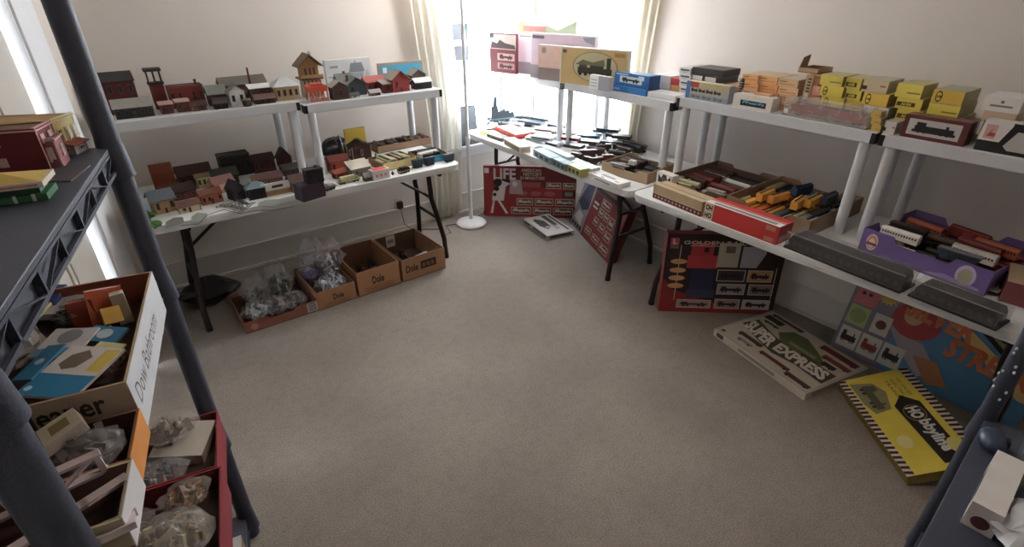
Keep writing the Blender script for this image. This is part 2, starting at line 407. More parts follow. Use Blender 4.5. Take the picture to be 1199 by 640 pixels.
# ------------------------------------------------------------------ builders for the goods
def window_mesh(m, x, z, ww, wh, y, fr, gl):
    m.box(x-ww/2, y-.0025, z, x+ww/2, y, z+wh, fr); m.box(x-ww/2+.0018, y-.0032, z+.0018, x+ww/2-.0018, y-.0024, z+wh-.0018, gl)
    m.box(x-.0006, y-.0036, z+.001, x+.0006, y-.003, z+wh-.001, fr)
def house(name, label, cat, p1, p2, z, d, top, roof='gable', rf='4a3a36', wl_='6d2a22', trim='cfc6b4', wins=3, floors=1, door=True, chim=None, group=None, rh=None, ang=None, ridge='x', w=None, base=None, hh=None, gl='20242c', awn=None, over=.006):
    c, t, ww = seat(p1, p2, z, d, ang, w)
    a = at(p1, z)
    h = hh if hh else max(.03, hz(a, top, z))
    o = thing(name, label, cat, c, t, group)
    W, D = ww, d
    wm = M(wl_, .7, n=60); rm = M(rf, .75, n=70, bump=.2); tm = M(trim, .7); gm = M(gl, .25, amt=.03)
    rh = rh if rh is not None else (h*.38 if roof in ('gable', 'hip') else h*.06)
    eh = h-rh; b0 = 0
    m = MB()
    if base:
        m2 = MB(); m2.box(-W/2-.008, -D/2-.012, 0, W/2+.008, D/2+.004, .003, M(base, .8)); m2.build('base', o); b0 = .0031
    m.box(-W/2, -D/2, b0, W/2, D/2, eh, wm)
    if roof == 'gable':
        if ridge == 'x': m.prism([(-D/2, eh), (D/2, eh), (0, h-.003)], -W/2, W/2, wm, 'x')
        else: m.prism([(-W/2, eh), (W/2, eh), (0, h-.003)], -D/2, D/2, wm, 'y')
    # corner boards and plinth belong to the walls
    for sx in (-1, 1): m.box(sx*W/2-(.003 if sx > 0 else 0), -D/2-.001, b0, sx*W/2+(.003 if sx < 0 else 0), -D/2, eh, tm)
    m.build('walls', o)
    r = MB(); ov = over; tk = .0025
    if roof == 'gable':
        span_ = D/2 if ridge == 'x' else W/2; ln = W/2 if ridge == 'x' else D/2
        sl = (h-eh)/span_; lo = eh-ov*sl
        prof = [(-span_-ov, lo), (0, h), (span_+ov, lo), (span_+ov, lo+tk), (0, h+tk*1.6), (-span_-ov, lo+tk)]
        r.prism(prof, -ln-ov, ln+ov, rm, 'x' if ridge == 'x' else 'y')
        n = 8
    elif roof == 'hip':
        x, y = W/2+ov, D/2+ov; k = max(0, x-y)
        r.add([(-x, -y, eh), (x, -y, eh), (x, y, eh), (-x, y, eh), (-k, 0, h), (k, 0, h)], [(0, 1, 5, 4), (1, 2, 5), (2, 3, 4, 5), (3, 0, 4), (3, 2, 1, 0)], rm)
    elif roof == 'shed':
        r.prism([(-D/2-ov, eh-.002), (D/2+ov, h), (D/2+ov, h+tk), (-D/2-ov, eh+tk-.002)], -W/2-ov, W/2+ov, rm, 'x')
        m2 = MB(); m2.prism([(-D/2, eh), (D/2, eh), (D/2, h-.003)], -W/2, W/2, wm, 'x'); m2.build('gable_wall', o)
    else:   # flat with parapet
        r.box(-W/2-ov*.6, -D/2-ov*.6, eh, W/2+ov*.6, D/2+ov*.6, eh+tk, tm); r.box(-W/2+.003, -D/2+.003, eh+tk, W/2-.003, D/2-.003, eh+tk+.001, rm)
        r.box(-W/2, -D/2, eh+tk, W/2, -D/2+.003, h, wm); r.box(-W/2, D/2-.003, eh+tk, W/2, D/2, h, wm)
        r.box(-W/2, -D/2, eh+tk, -W/2+.003, D/2, h, wm); r.box(W/2-.003, -D/2, eh+tk, W/2, D/2, h, wm)
        r.box(-W/2-.002, -D/2-.002, h, W/2+.002, -D/2+.004, h+.002, tm)
    r.build('roof', o)
    fh = (eh-b0)/floors
    for f in range(floors):
        for i in range(wins):
            if door and f == 0 and i == wins//2 and wins > 1: continue
            x = -W/2+W*(i+.5)/wins
            g = MB(); ww_ = min(.016, W/wins*.5); window_mesh(g, x, b0+f*fh+fh*.32, ww_, fh*.45, -D/2, tm, gm); g.build('window', o)
        for sx in (-1, 1):
            g = MB(); g.X = Matrix.Translation((0, 0, 0)) @ Matrix.Rotation(sx*math.pi/2, 4, 'Z')
            window_mesh(g, 0, b0+f*fh+fh*.32, min(.015, D*.3), fh*.45, -W/2, tm, gm); g.build('window', o)
    if door:
        g = MB(); g.box(-.006, -D/2-.002, b0, .006, -D/2, b0+min(.03, fh*.75), tm); g.box(-.0045, -D/2-.0028, b0, .0045, -D/2-.001, b0+min(.028, fh*.7), M('3c2a22', .6)); g.build('door', o)
    if chim:
        g = MB(); cx, cz = chim; g.box(cx*W-.006, -.006, eh*.8, cx*W+.006, .006, h+cz, M('5c3227', .8)); g.box(cx*W-.0075, -.0075, h+cz, cx*W+.0075, .0075, h+cz+.003, M('3a2a26', .8)); g.build('chimney', o)
    if awn:
        g = MB(); g.prism([(-D/2-.001, fh*.82+b0), (-D/2-.03, fh*.62+b0), (-D/2-.03, fh*.62+.003+b0), (-D/2-.001, fh*.82+.004+b0)], -W*.45, W*.45, M(awn, .7), 'x')
        for i in range(5): g.cyl((-W*.43+W*.86*i/4, -D/2-.028, b0), (-W*.43+W*.86*i/4, -D/2-.028, fh*.62+b0), .0012, tm, 6)
        g.build('porch', o)
    return o

def carton(name, label, cat, p1, p2, z, d, top=None, h=None, col='c8c4bc', rough=.55, group=None, ang=None, w=None, prints=None, mats=None, bevel=.0008, part='carton', amt=.06):
    c, t, ww = seat(p1, p2, z, d, ang, w)
    if h is None: h = max(.008, hz(at(p1, z), top, z))
    o = thing(name, label, cat, c, t, group)
    m = MB(); mm = M(col, rough, amt=amt); m.box(-ww/2, -d/2, 0, ww/2, d/2, h, mm, {k: M(v, rough, amt=amt) for k, v in (mats or {}).items()} or None)
    m.box(-ww/2+.001, -d/2+.001, h, ww/2-.001, d/2-.001, h+.0003, M((mats or {}).get('top', col), rough, amt=amt))
    if prints: prints(faces(m, ww, d, h+.0003), ww, d, h)
    m.build(part, o)
    return o
def leaning(name, label, cat, bl, br, up, w, h, th, group=None):
    "flat box with its big face towards the room: bl, br bottom corners in the world, up a point the face climbs to"
    ex = (br-bl).normalized(); ez = (up-bl); ez = (ez-ex*ez.dot(ex)).normalized(); ey = ez.cross(ex)
    c = bl+ex*w/2+ey*th/2
    T = Matrix(((ex.x, ey.x, ez.x, c.x), (ex.y, ey.y, ez.y, c.y), (ex.z, ey.z, ez.z, c.z), (0, 0, 0, 1)))
    return thing(name, label, cat, mat=T, group=group)
def tray(name, label, cat, p1, p2, z, d, h, col='a58362', inner=None, group=None, ang=None, w=None, th=.004, notch=.35, prints=None, hl=None, corner=0., front_h=None, front_col=None):
    "open carton: floor, four panels (their tops dip for the hands), flutes on the edges"
    c, t, W = seat(p1, p2, z, d, ang, w)
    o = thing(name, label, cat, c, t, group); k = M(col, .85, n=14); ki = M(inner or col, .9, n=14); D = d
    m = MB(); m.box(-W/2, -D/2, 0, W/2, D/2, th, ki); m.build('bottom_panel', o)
    def side(L_, dip, hh):
        a = L_/2
        if not dip: return [(-a, th), (a, th), (a, hh), (-a, hh)]
        n = L_*notch/2
        return [(-a, th), (a, th), (a, hh), (n+.02, hh), (n, hh-dip), (-n, hh-dip), (-n-.02, hh), (-a, hh)]
    dip = h*.28 if notch else 0; fh = front_h or h
    kf = M(front_col, .8, n=14) if front_col else k
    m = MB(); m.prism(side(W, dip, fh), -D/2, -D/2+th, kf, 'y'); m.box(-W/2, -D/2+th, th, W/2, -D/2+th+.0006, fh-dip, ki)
    if prints: prints(faces(m, W, D, fh), W, D, fh)
    m.build('front_panel', o)
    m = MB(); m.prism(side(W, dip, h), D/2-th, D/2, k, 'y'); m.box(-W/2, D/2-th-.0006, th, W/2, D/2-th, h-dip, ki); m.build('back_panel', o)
    for s in (-1, 1):
        m = MB(); x0, x1 = sorted((s*(W/2-th), s*W/2))
        m.prism(side(D-2*th-.002, dip if corner else 0, hl or h), x0, x1, k, 'x'); m.build('side_panel', o)
    o['w'] = W; o['d'] = D
    for q in ('w', 'd'): pass
    return o, c, t, W
def inside(c, t, u, v, z):
    return Vector((c.x+u*math.cos(t)-v*math.sin(t), c.y+u*math.sin(t)+v*math.cos(t), z))

# model railway rolling stock, one prototype per kind and colour; copies share meshes
_car = {}
def car_proto(kind, c1, c2, L_=.155):
    W, H = .033, .038
    a = M(c1, .45, n=50, amt=.1); b_ = M(c2, .5, n=50); dk = M('1c1a1b', .6)
    P = []
    m = MB()
    if kind == 'box':
        m.box(-L_/2, -W/2, .012, L_/2, W/2, .012+H, a); m.box(-.018, -W/2-.0008, .014, .018, -W/2, .045, b_); m.box(-.018, W/2, .014, .018, W/2+.0008, .045, b_)
        for i in range(-6, 7): m.box(i*L_/13.5-.0008, -W/2-.0006, .014, i*L_/13.5+.0008, W/2+.0006, .048, a)
        P.append(('body', m)); m = MB(); m.prism([(-W/2-.001, .05), (W/2+.001, .05), (0, .056)], -L_/2, L_/2, b_, 'x'); m.box(-L_/2, -.004, .0555, L_/2, .004, .0575, dk); P.append(('roof', m))
    elif kind == 'coach':
        m.box(-L_/2, -W/2, .01, L_/2, W/2, .044, a)
        for i in range(-6, 7): m.box(i*L_/14-.003, -W/2-.0006, .03, i*L_/14+.003, W/2+.0006, .038, dk)
        P.append(('body', m)); m = MB(); m.prism([(-W/2, .044), (W/2, .044), (W/2*.8, .05), (W/2*.35, .0535), (-W/2*.35, .0535), (-W/2*.8, .05)], -L_/2, L_/2, b_, 'x'); P.append(('roof', m))
    elif kind == 'tank':
        m.cyl((-L_/2+.006, 0, .031), (L_/2-.006, 0, .031), .0165, a, 14); m.cyl((0, 0, .04), (0, 0, .054), .008, a, 10); P.append(('tank', m))
        m = MB(); m.box(-L_/2, -W/2, .011, L_/2, W/2, .0142, b_); P.append(('frame', m))
    elif kind == 'hopper':
        m.prism([(-L_/2, .05), (-L_/2+.02, .012), (L_/2-.02, .012), (L_/2, .05)], -W/2, W/2, a, 'y')
        for i in range(-5, 6): m.box(i*L_/13-.001, -W/2-.0015, .016, i*L_/13+.001, W/2+.0015, .05, a)
        P.append(('body', m)); m = MB(); m.box(-L_/2+.003, -W/2+.002, .0505, L_/2-.003, W/2-.002, .054, b_); P.append(('load', m))
    elif kind == 'flat':
        m.box(-L_/2, -W/2, .012, L_/2, W/2, .018, a)
        for i in range(-5, 6): m.box(i*L_/12-.001, -W/2-.001, .013, i*L_/12+.001, W/2+.001, .03, b_)
        P.append(('deck', m)); m = MB(); m.box(-L_/2+.02, -W/2+.004, .0185, L_/2-.03, W/2-.004, .042, b_); P.append(('load', m))
    elif kind == 'steam':
        m.cyl((-L_/2+.004, 0, .034), (L_/2-.05, 0, .034), .0135, a, 14); m.cyl((-L_/2+.018, 0, .045), (-L_/2+.018, 0, .058), .004, a, 8); m.cyl((-.02, 0, .045), (-.02, 0, .054), .005, a, 8); m.cyl((.008, 0, .045), (.008, 0, .053), .005, a, 8); P.append(('boiler', m))
        m = MB(); m.box(L_/2-.05, -W/2, .012, L_/2-.012, W/2, .052, a); m.box(L_/2-.053, -W/2-.002, .052, L_/2-.008, W/2+.002, .055, b_); P.append(('cab', m))
        m = MB(); m.box(-L_/2, -W/2, .014, L_/2, W/2, .019, dk); P.append(('frame', m))
    else:   # diesel
        m.box(-L_/2+.006, -W/2+.004, .016, L_/2-.006, W/2-.004, .046, a); m.box(L_/2-.045, -W/2, .016, L_/2-.012, W/2, .054, a); m.box(-L_/2, -W/2, .012, L_/2, W/2, .016, b_); m.box(-L_/2+.01, -W/2+.003, .024, L_/2-.05, -W/2+.004, .03, b_); P.append(('body', m))
        m = MB(); m.box(L_/2-.047, -W/2-.001, .054, L_/2-.01, W/2+.001, .0565, b_); P.append(('roof', m))
    for s in (-1, 1):
        m = MB(); x = s*(L_/2-.026)
        m.box(x-.019, -W/2+.003, .004, x+.019, W/2-.003, .0115, dk)
        for q in (-1, 1): m.cyl((x+q*.0115, -W/2+.0015, .0062), (x+q*.0115, W/2-.0015, .0062), .0062, dk, 10)
        P.append(('truck', m))
    return [(n, m.mesh(n)) for n, m in P]
KINDN = dict(box='boxcar', coach='passenger_coach', tank='tank_car', hopper='hopper_car', flat='flat_car', steam='steam_locomotive', diesel='diesel_locomotive')
def car(kind, c1, c2, loc, rz, label, group=None, L_=.155, roll=0., pitch=0.):
    k = (kind, c1, c2, L_)
    if k not in _car: _car[k] = car_proto(kind, c1, c2, L_)
    o = bpy.data.objects.new('model_'+KINDN[kind], None); COL.objects.link(o)
    o.rotation_mode = 'XYZ'; o.rotation_euler = (roll, pitch, rz)
    lift = 0
    if abs(roll) > 1: lift = .0175
    o.location = loc+Vector((0, 0, lift)) if roll == 0 else Vector((loc.x, loc.y, loc.z+.018))
    for n, me in _car[k]:
        c = bpy.data.objects.new(n, me); COL.objects.link(c); c.parent = o
    return tag(o, label, 'model train car' if kind not in ('steam', 'diesel') else 'model locomotive', group)
CN = {'e0a018': 'yellow', 'd9901c': 'amber', 'c2571c': 'orange', '8a2a22': 'oxide red', '6b2420': 'dark red', 'a8a39a': 'grey', '6d6f73': 'mid grey', '3b4656': 'blue-grey', '26262a': 'black', '4a3027': 'brown', 'd6d0c6': 'white', '27456b': 'blue', '2f5a4a': 'green', '7f9aa8': 'pale blue', 'b8b083': 'olive cream', 'a3502a': 'rust orange'}
ORD = ['first', 'second', 'third', 'fourth', 'fifth', 'sixth', 'seventh', 'eighth', 'ninth', 'tenth', 'eleventh', 'twelfth']
def fill(c, t, z, rows, where, group, L_=.155):
    "rows of stock standing in a tray: rows = list of (v, angle, [(u, kind, body, roof), ...]) with u, v measured from the tray's centre"
    for r, (v, ang, lst) in enumerate(rows):
        for i, q in enumerate(lst):
            u, kind, c1, c2 = q[:4]
            car(kind, c1, c2, inside(c, t, u, v, z+.0005), t+math.radians(ang), '%s %s %s from left, %s row, %s' % (CN[c1], KINDN[kind].replace('_', ' '), ORD[i], ('front', 'second', 'third', 'fourth', 'fifth', 'sixth', 'seventh', 'eighth')[r], where), group, L_, q[4] if len(q) > 4 else 0)

def crumple(mb, c, rx, ry, rz, mat, seed, n=17, nz=10, jag=.26, peak=None):
    "a faceted, pinched bag of film"
    rd = random.Random(seed); vs = []
    for j in range(nz+1):
        f = j/nz
        r = (math.sin(math.pi*min(.5, .12+f*.9)) if f < .45 else (1-(f-.45)/.55*.55)) if peak else math.sin(math.pi*max(.04, min(.96, f)))
        for k in range(n):
            a = 2*math.pi*k/n; q = 1+(rd.random()-.5)*2*jag
            vs.append((c[0]+rx*r*q*math.cos(a), c[1]+ry*r*q*math.sin(a), c[2]+(rz*f if j in (0,) else max(.001, rz*(f+(rd.random()-.5)*.12)))))
    fs = []
    for j in range(nz):
        for k in range(n):
            a, b_, c_2, d_ = j*n+k, j*n+(k+1) % n, (j+1)*n+(k+1) % n, (j+1)*n+k
            fs += [(a, b_, c_2), (a, c_2, d_)]
    fs.append(tuple(range(n-1, -1, -1)))
    if not peak: fs.append(tuple(range(nz*n, nz*n+n)))
    mb.add(vs, fs, mat)
def bits(mb, c, rx, ry, rz, cols, n, seed, size=.02):
    rd = random.Random(seed)
    for i in range(n):
        a = rd.random()*6.28; r = math.sqrt(rd.random())*.8
        x = c[0]+rx*r*math.cos(a); y = c[1]+ry*r*math.sin(a); z = c[2]+size*.6+rd.random()*max(.001, rz-size*1.5)
        T_ = Matrix.Translation((x, y, z)) @ Euler((rd.random()*3, rd.random()*3, rd.random()*3)).to_matrix().to_4x4()
        s = mb.X; mb.X = s @ T_
        q = size*(.5+rd.random()); mb.box(-q, -q*.35, -q*.14, q, q*.35, q*.14, M(rd.choice(cols), .6)); mb.X = s
def bag(name, label, c, rx, ry, rz, cols, seed, film=None, n=22, size=.018, peak=False, group=None, jag=.2):
    o = thing(name, label, 'plastic bag', c, 0, group)
    m = MB(); bits(m, (0, 0, .002), rx*.85, ry*.85, rz*(.6 if peak else .85), cols, n, seed, size); k = m.build('kit_parts', o); k['kind'] = 'stuff'
    m = MB(); crumple(m, (0, 0, 0), rx, ry, rz, film or clear('e8edf2', .12, .1), seed, peak=peak, jag=jag); m.build('clear_film', o)
    return o
# ------------------------------------------------------------------ left wall, upper shelves
Z1, Z2 = 1.2155, 1.1905
gB = 'model buildings on the left shelves'
def hN(name, label, x0, x1, Y, z, d, top, **k):
    return house(name, label, k.pop('cat', 'model building'), N(x0, Y, z), N(x1, Y, z), z, d, top, group=k.pop('group', gB), **k)
o = hN('model_station', 'big dark red model station with a black roof, farthest left on the upper left shelf', 121, 168, 3.50, Z1, .15, (111, 90), wl_='5a1f1d', rf='26211f', trim='6a625a', wins=4, floors=2, roof='shed', rh=.03, door=False)
hN('model_freight_shed', 'low black model shed with a pale striped roof in front of the dark red station', 137, 182, 3.36, Z1, .09, (134, 119), wl_='2a2625', rf='8d8880', trim='55504a', wins=5)
for i, x in enumerate((119, 125, 131)):
    c = N(x, 3.33+i*.006, Z1); q = thing('model_barrel', ['small tan wooden barrel at the left tip of the upper left shelf', 'middle one of the three small tan barrels on the upper left shelf', 'small tan barrel nearest the low black shed on the upper left shelf'][i], 'barrel', c, 0, 'tan barrels')
    m = MB(); m.lathe([(.0, 0), (.011, 0), (.0135, .016), (.011, .032), (0, .032)], M('b08a5c', .7), 14); m.build('staves', q)
    m = MB(); m.lathe([(.0125, .007), (.0135, .008), (.0135, .011), (.0125, .012)], BLACK, 14); m.lathe([(.0125, .021), (.0135, .022), (.0135, .025), (.0125, .026)], BLACK, 14); m.build('hoops', q)
# coaling tower
c = N(191, 3.56, Z1); H_ = hz(c, (172, 80), Z1); q = thing('model_coaling_tower', 'tall dark red model tower with an open pillared top on the upper left shelf', 'model tower', c, 0, None)
m = MB(); m.box(-.032, -.03, 0, .032, .03, H_*.62, M('6d2a24', .8)); m.build('shaft', q)
for sx in (-1, 0, 1):
    for sy in (-1, 1):
        m = MB(); m.box(sx*.03-.003, sy*.026-.003, H_*.62, sx*.03+.003, sy*.026+.003, H_*.93, M('2a2422', .7)); m.build('pillar', q)
m = MB(); m.box(-.038, -.034, H_*.62, .038, .034, H_*.66, M('2a2422', .7)); m.build('platform', q)
m = MB(); m.box(-.04, -.036, H_*.93, .04, .036, H_, M('2a2422', .7)); m.build('roof', q)
hN('model_brick_works', 'long brick red model works with dark window openings beside the pillared tower', 203, 243, 3.50, Z1, .09, (197, 102), wl_='7e2a24', rf='5b3a34', trim='8a5a4c', wins=5, roof='flat', chim=(.35, .02), gl='2a1513')
hN('model_goods_office', 'small red model building with a pinkish flat canopy in front of the pillared tower', 190, 205, 3.37, Z1, .05, (188, 121), wl_='5e2420', rf='a08078', trim='7a5a50', wins=2, roof='shed', rh=.008)
hN('model_goods_office', 'small red model building with a pinkish canopy in front of the long brick works', 209, 224, 3.38, Z1, .05, (206, 118), wl_='6a2822', rf='a88a80', trim='7a5a50', wins=2, roof='shed', rh=.008)
hN('model_trestle_house', 'low rusty brown model shed at the shelf front, right of the pink canopies', 225, 243, 3.36, Z1, .05, (224, 120), wl_='5b2f29', rf='4b2a26', trim='8b7a70', wins=4)
hN('model_warehouse', 'dark red model warehouse with a grey-green roof, left of the white gabled house', 247, 268, 3.45, Z1, .08, (243, 102), wl_='4d211e', rf='6d736a', trim='5a4a44', wins=3)
hN('model_factory', 'wide grey-roofed model factory with a tall thin chimney at the back of the shelf', 263, 315, 3.58, Z1, .12, (259, 93), wl_='4f2c27', rf='6a655c', trim='5f5850', wins=6, rh=.035)
q = thing('model_factory_chimney', 'tall thin dark red model chimney standing by the wide grey factory roof', 'model chimney', N(297, 3.55, Z1), 0); hh_ = hz(N(297, 3.55, Z1), (290, 79), Z1)
m = MB(); m.cyl((0, 0, 0), (0, 0, hh_), .0075, M('5a2620', .8), 12, .005); m.build('stack', q); m = MB(); m.box(-.012, -.012, 0, .012, .012, .02, M('5a2620', .8)); m.build('plinth', q)
hN('model_church_house', 'small white gable-fronted model house on the upper left shelf', 271, 290, 3.37, Z1, .06, (270, 100), wl_='cfd0cb', rf='77736d', trim='6f7a74', wins=2, ridge='y', door=False, rh=.035)
c = N(290, 3.335, Z1); q = thing('model_water_tank', 'squat dark brown round model tank in front of the white gabled house', 'model tank', c, 0)
m = MB(); m.lathe([(0, 0), (.022, 0), (.023, .03), (.024, .034)], M('3e322d', .7), 18); m.build('tub', q); m = MB(); m.lathe([(.026, .0342), (0, .044)], M('54483f', .7), 18); m.build('lid', q)
hN('model_platform_shed', 'low model platform shed with a bright silver roof, right of the round tank', 296, 320, 3.43, Z1, .06, (292, 101), wl_='5d4038', rf='d8d8da', trim='8d8178', wins=4, roof='shed', rh=.014)
hN('model_platform_shed', 'lower dark brown model shed at the shelf front, left of the tan depot', 300, 323, 3.345, Z1, .045, (299, 112), wl_='3b2824', rf='6b5048', trim='6d5a50', wins=3)
hN('model_depot', 'tan model depot with arched openings and a silver grey roof at the shelf joint', 325, 352, 3.37, Z1, .10, (318, 92), wl_='b49a70', rf='b9bbbd', trim='8a734e', wins=4, roof='hip', gl='3a2c22', over=.012, door=False)
hN('model_trackside_hut', 'tiny black model hut low at the shelf front, left of the white gabled house', 252, 268, 3.34, Z1, .04, (251, 116), wl_='241f1e', rf='2c2725', trim='3f3834', wins=2)
# chalet
c = N(366, 3.56, Z2); H_ = hz(c, (357, 62), Z2); q = thing('model_chalet', 'tall two-storey tan wooden model chalet with a wide roof on the upper left shelf', 'model building', c, 0)
tw = M('a07b4c', .7, n=90, amt=.25); dw = M('5d3f28', .7); lt = M('b8ab93', .7)
m = MB(); m.box(-.052, -.045, 0, .052, .045, H_*.42, lt)
for i in range(5): m.box(-.05+i*.0245, -.047, .01, -.044+i*.0245, -.045, H_*.4, dw)
m.build('ground_floor', q)
m = MB(); m.box(-.068, -.065, H_*.42, .068, .06, H_*.46, dw); m.box(-.068, -.066, H_*.46, .068, -.062, H_*.53, tw); m.build('balcony', q)
m = MB(); m.box(-.05, -.042, H_*.46, .05, .045, H_*.76, tw); m.prism([(-.05, H_*.76), (.05, H_*.76), (0, H_*.94)], -.042, .045, tw, 'y')
for i in range(3): m.box(-.035+i*.026, -.0435, H_*.52, -.021+i*.026, -.042, H_*.68, dw)
m.build('upper_floor', q)
m = MB(); m.prism([(-.075, H_*.7), (0, H_*.97), (.075, H_*.7), (.075, H_*.73), (0, H_), (-.075, H_*.73)], -.07, .06, M('6d5b45', .8, n=80, amt=.3), 'y'); m.build('roof', q)
m = MB(); m.box(.02, 0, H_*.88, .032, .012, H_*1.03, lt); m.build('chimney', q)
# orange open kit
c = N(373, 3.385, Z2); H_ = hz(c, (360, 98), Z2); q = thing('model_loading_frame', 'bright orange open-framed model building in front of the tan chalet', 'model building', c, 0)
og = M('d2502a', .5); m = MB(); m.box(-.055, -.03, H_*.55, .055, .05, H_*.82, og); m.box(-.058, -.033, H_*.82, .058, .053, H_*.86, og); m.build('upper_box', q)
m = MB(); m.prism([(-.045, H_*.86), (.045, H_*.86), (.03, H_), (-.03, H_)], -.02, .03, M('c0452a', .5), 'y'); m.build('roof', q)
for x in (-.052, -.018, .018, .052):
    for y in (-.028, .045): m = MB(); m.box(x-.003, y-.003, 0, x+.003, y+.003, H_*.55, og); m.build('post', q)
m = MB(); m.box(-.055, -.03, 0, .055, -.026, .02, M('b58078', .6)); m.build('rail', q)
# picture cartons behind
def pr(f, w, d, h):
    F = f['front']; g = M('8b9399', .7); F.rect(.1, .72, .27, .8, g); F.rect(.04, .42, .42, .45, g)
    F.rect(.52, .1, .82, .55, M('a8adb0')); F.poly([(.5, .55), (.55, .85), (.8, .85), (.85, .55)], M('7b8186'))
    for i in range(4): F.rect(.55+i*.065, .2, .58+i*.065, .32, g, 2); F.rect(.55+i*.065, .38, .58+i*.065, .5, g, 2)
    F.poly([(.85, .1), (.85, .5), (.9, .62), (.95, .5), (.95, .1)], M('b9bdbf')); F.rect(.64, .85, .67, .93, g)
carton('kit_carton', 'white upright kit carton with a grey house picture behind the dark model houses', 'box', N(385, 3.68, Z2), N(437, 3.68, Z2), Z2, .03, (377, 71), col='cdd0d1', prints=pr)
def pr(f, w, d, h):
    F = f['front']; F.rect(.04, .08, .96, .9, M('3a9ab8', .4)); F.rect(.08, .55, .17, .8, M('c9dde4'), 2); F.poly([(.3, .08), (.36, .5), (.45, .55), (.5, .08)], M('54463f'), 2); F.rect(.55, .08, .8, .4, M('7a4a3a'), 2)
carton('kit_carton', 'blue-fronted upright kit carton at the back of the shelf above the red barn', 'box', N(446, 3.68, Z2), N(496, 3.68, Z2), Z2, .035, (441, 75), col='8d8378', prints=pr)
hN('model_shed', 'small brown model shed with a light grey gable roof at the front of the shelf', 391, 409, 3.34, Z2, .07, (388, 96), wl_='4e322b', rf='a8a8a4', trim='6a574d', wins=1, door=False, ridge='y', rh=.03)
hN('model_farm_house', 'slate blue model house with a grey-green roof and black chimney', 409, 430, 3.41, Z2, .09, (404, 92), wl_='3c454c', rf='6f7672', trim='5a6468', wins=2, ridge='y', rh=.035, chim=(-.35, .01))
hN('model_rear_house', 'dark grey model house half hidden behind the slate blue one', 398, 415, 3.53, Z2, .08, (393, 88), wl_='4a4d4d', rf='6a706e', trim='7c8080', wins=2, chim=(.1, .012))
hN('model_hut', 'tiny white model hut with a black doorway at the shelf front', 411, 421, 3.325, Z2, .03, (411, 110), wl_='c5c7c2', rf='3b3b3b', trim='8a8a86', wins=1, door=False)
hN('model_barn_wing', 'long low red model house with a dull pink roof, left of the red barn', 430, 458, 3.46, Z2, .08, (427, 91), wl_='7e2c2b', rf='a5504c', trim='8a4a44', wins=4, rh=.03)
hN('model_kiosk', 'little grey and dark red model kiosk low at the shelf front, left of the barn', 434, 446, 3.33, Z2, .035, (433, 106), wl_='5a2b29', rf='97918c', trim='aaa29a', wins=2)
hN('model_barn', 'bright red model barn with grey side roofs at the front of the shelf', 461, 480, 3.36, Z2, .11, (458, 84), wl_='9a3230', rf='8c7f78', trim='a8504a', wins=2, ridge='y', rh=.045, over=.01)
hN('model_barn_shed', 'dark red lean-to shed with a grey roof, left against the red barn', 450, 460.5, 3.37, Z2, .09, (448, 96), wl_='6c2523', rf='8b827b', trim='6a3a36', wins=1, roof='shed', rh=.015, door=False)
hN('model_cabin', 'dark brown model cabin with a steep grey roof near the right shelf end', 483, 499, 3.54, Z2, .08, (480, 82), wl_='43312c', rf='847e77', trim='6c6058', wins=2, ridge='y', rh=.035)
hN('model_store', 'black-walled model store with a pale grey roof at the right shelf end', 487, 506, 3.37, Z2, .07, (485, 93), wl_='2d2a2b', rf='b3b2b0', trim='4c4846', wins=2, ridge='x', rh=.02)

# ------------------------------------------------------------------ left table
ZT = TZ+.0003; gT = 'model buildings on the left table'
def hP(name, label, p1, p2, d, top, **k):
    return house(name, label, k.pop('cat', 'model building'), p1, p2, k.pop('z', ZT), d, top, group=k.pop('group', gT), **k)
q, t_, w_ = None, 0, 0
c, t_, w_ = seat(N(184, 3.52, ZT), N(214, 3.52, ZT), ZT, .12)
q = thing('model_ruin', 'rust-orange model wall with a sloping slab in front, back left of the table', 'model building', c, 0); hh_ = hz(N(184, 3.6, ZT), (174, 195), ZT)
rs = M('8f4a30', .85, n=40, amt=.35)
m = MB(); m.box(-.06, .05, 0, .055, .06, hh_, rs); m.box(-.06, .0, 0, -.055, .05, hh_*.95, rs); m.build('wall', q)
m = MB(); m.prism([(-.09, 0), (.05, 0), (.05, .05), (.02, .035), (-.09, .012)], -.055, .075, M('97573d', .85, n=40, amt=.3), 'x'); m.box(-.055, -.092, 0, .075, -.09, .014, M('bdb2a4')); m.build('slab', q)
hP('model_shed', 'brown-roofed model shed standing behind the cream cottage on the left table', N(212, 3.58, ZT), N(251, 3.58, ZT), .1, (207, 198), wl_='4a2c25', rf='4c342c', trim='5a4034', wins=4)
hP('model_house', 'tan model house with a slate grey roof near the left end of the table', (184, 252), (208, 246), .1, (176, 228), wl_='ad8a5e', rf='586267', trim='7c6a4c', wins=3, rh=.035, over=.012)
hP('model_house', 'pale green model house with a blue-grey roof at the left end of the table', (161, 262), (176, 257), .085, (154, 240), wl_='9aa58a', rf='66848e', trim='4f5f4c', wins=3, rh=.035, over=.01)
hP('model_cottage', 'small cream model cottage with three dark windows on the left table', (233, 221), (250, 217.5), .06, (230, 206), wl_='cdbb8c', rf='8a7a56', trim='8a7a5c', wins=3, door=False, rh=.012)
hP('model_house', 'dark maroon model house between the grey-roofed house and the terracotta one', (206, 236), (232, 230), .1, (202, 220), wl_='5a2c28', rf='46302d', trim='8c7468', wins=3)
hP('model_house', 'low terracotta model house behind the heap of track pieces', (238, 241), (262, 235), .08, (234, 226), wl_='a35c42', rf='7b4334', trim='6d4436', wins=4, rh=.02)
hP('model_house', 'cream-walled model house with a brown roof and wide dark openings, at the table front', (211, 251), (236, 245), .055, (207, 239), wl_='c3b292', rf='6e4a40', trim='847258', wins=2, rh=.02)
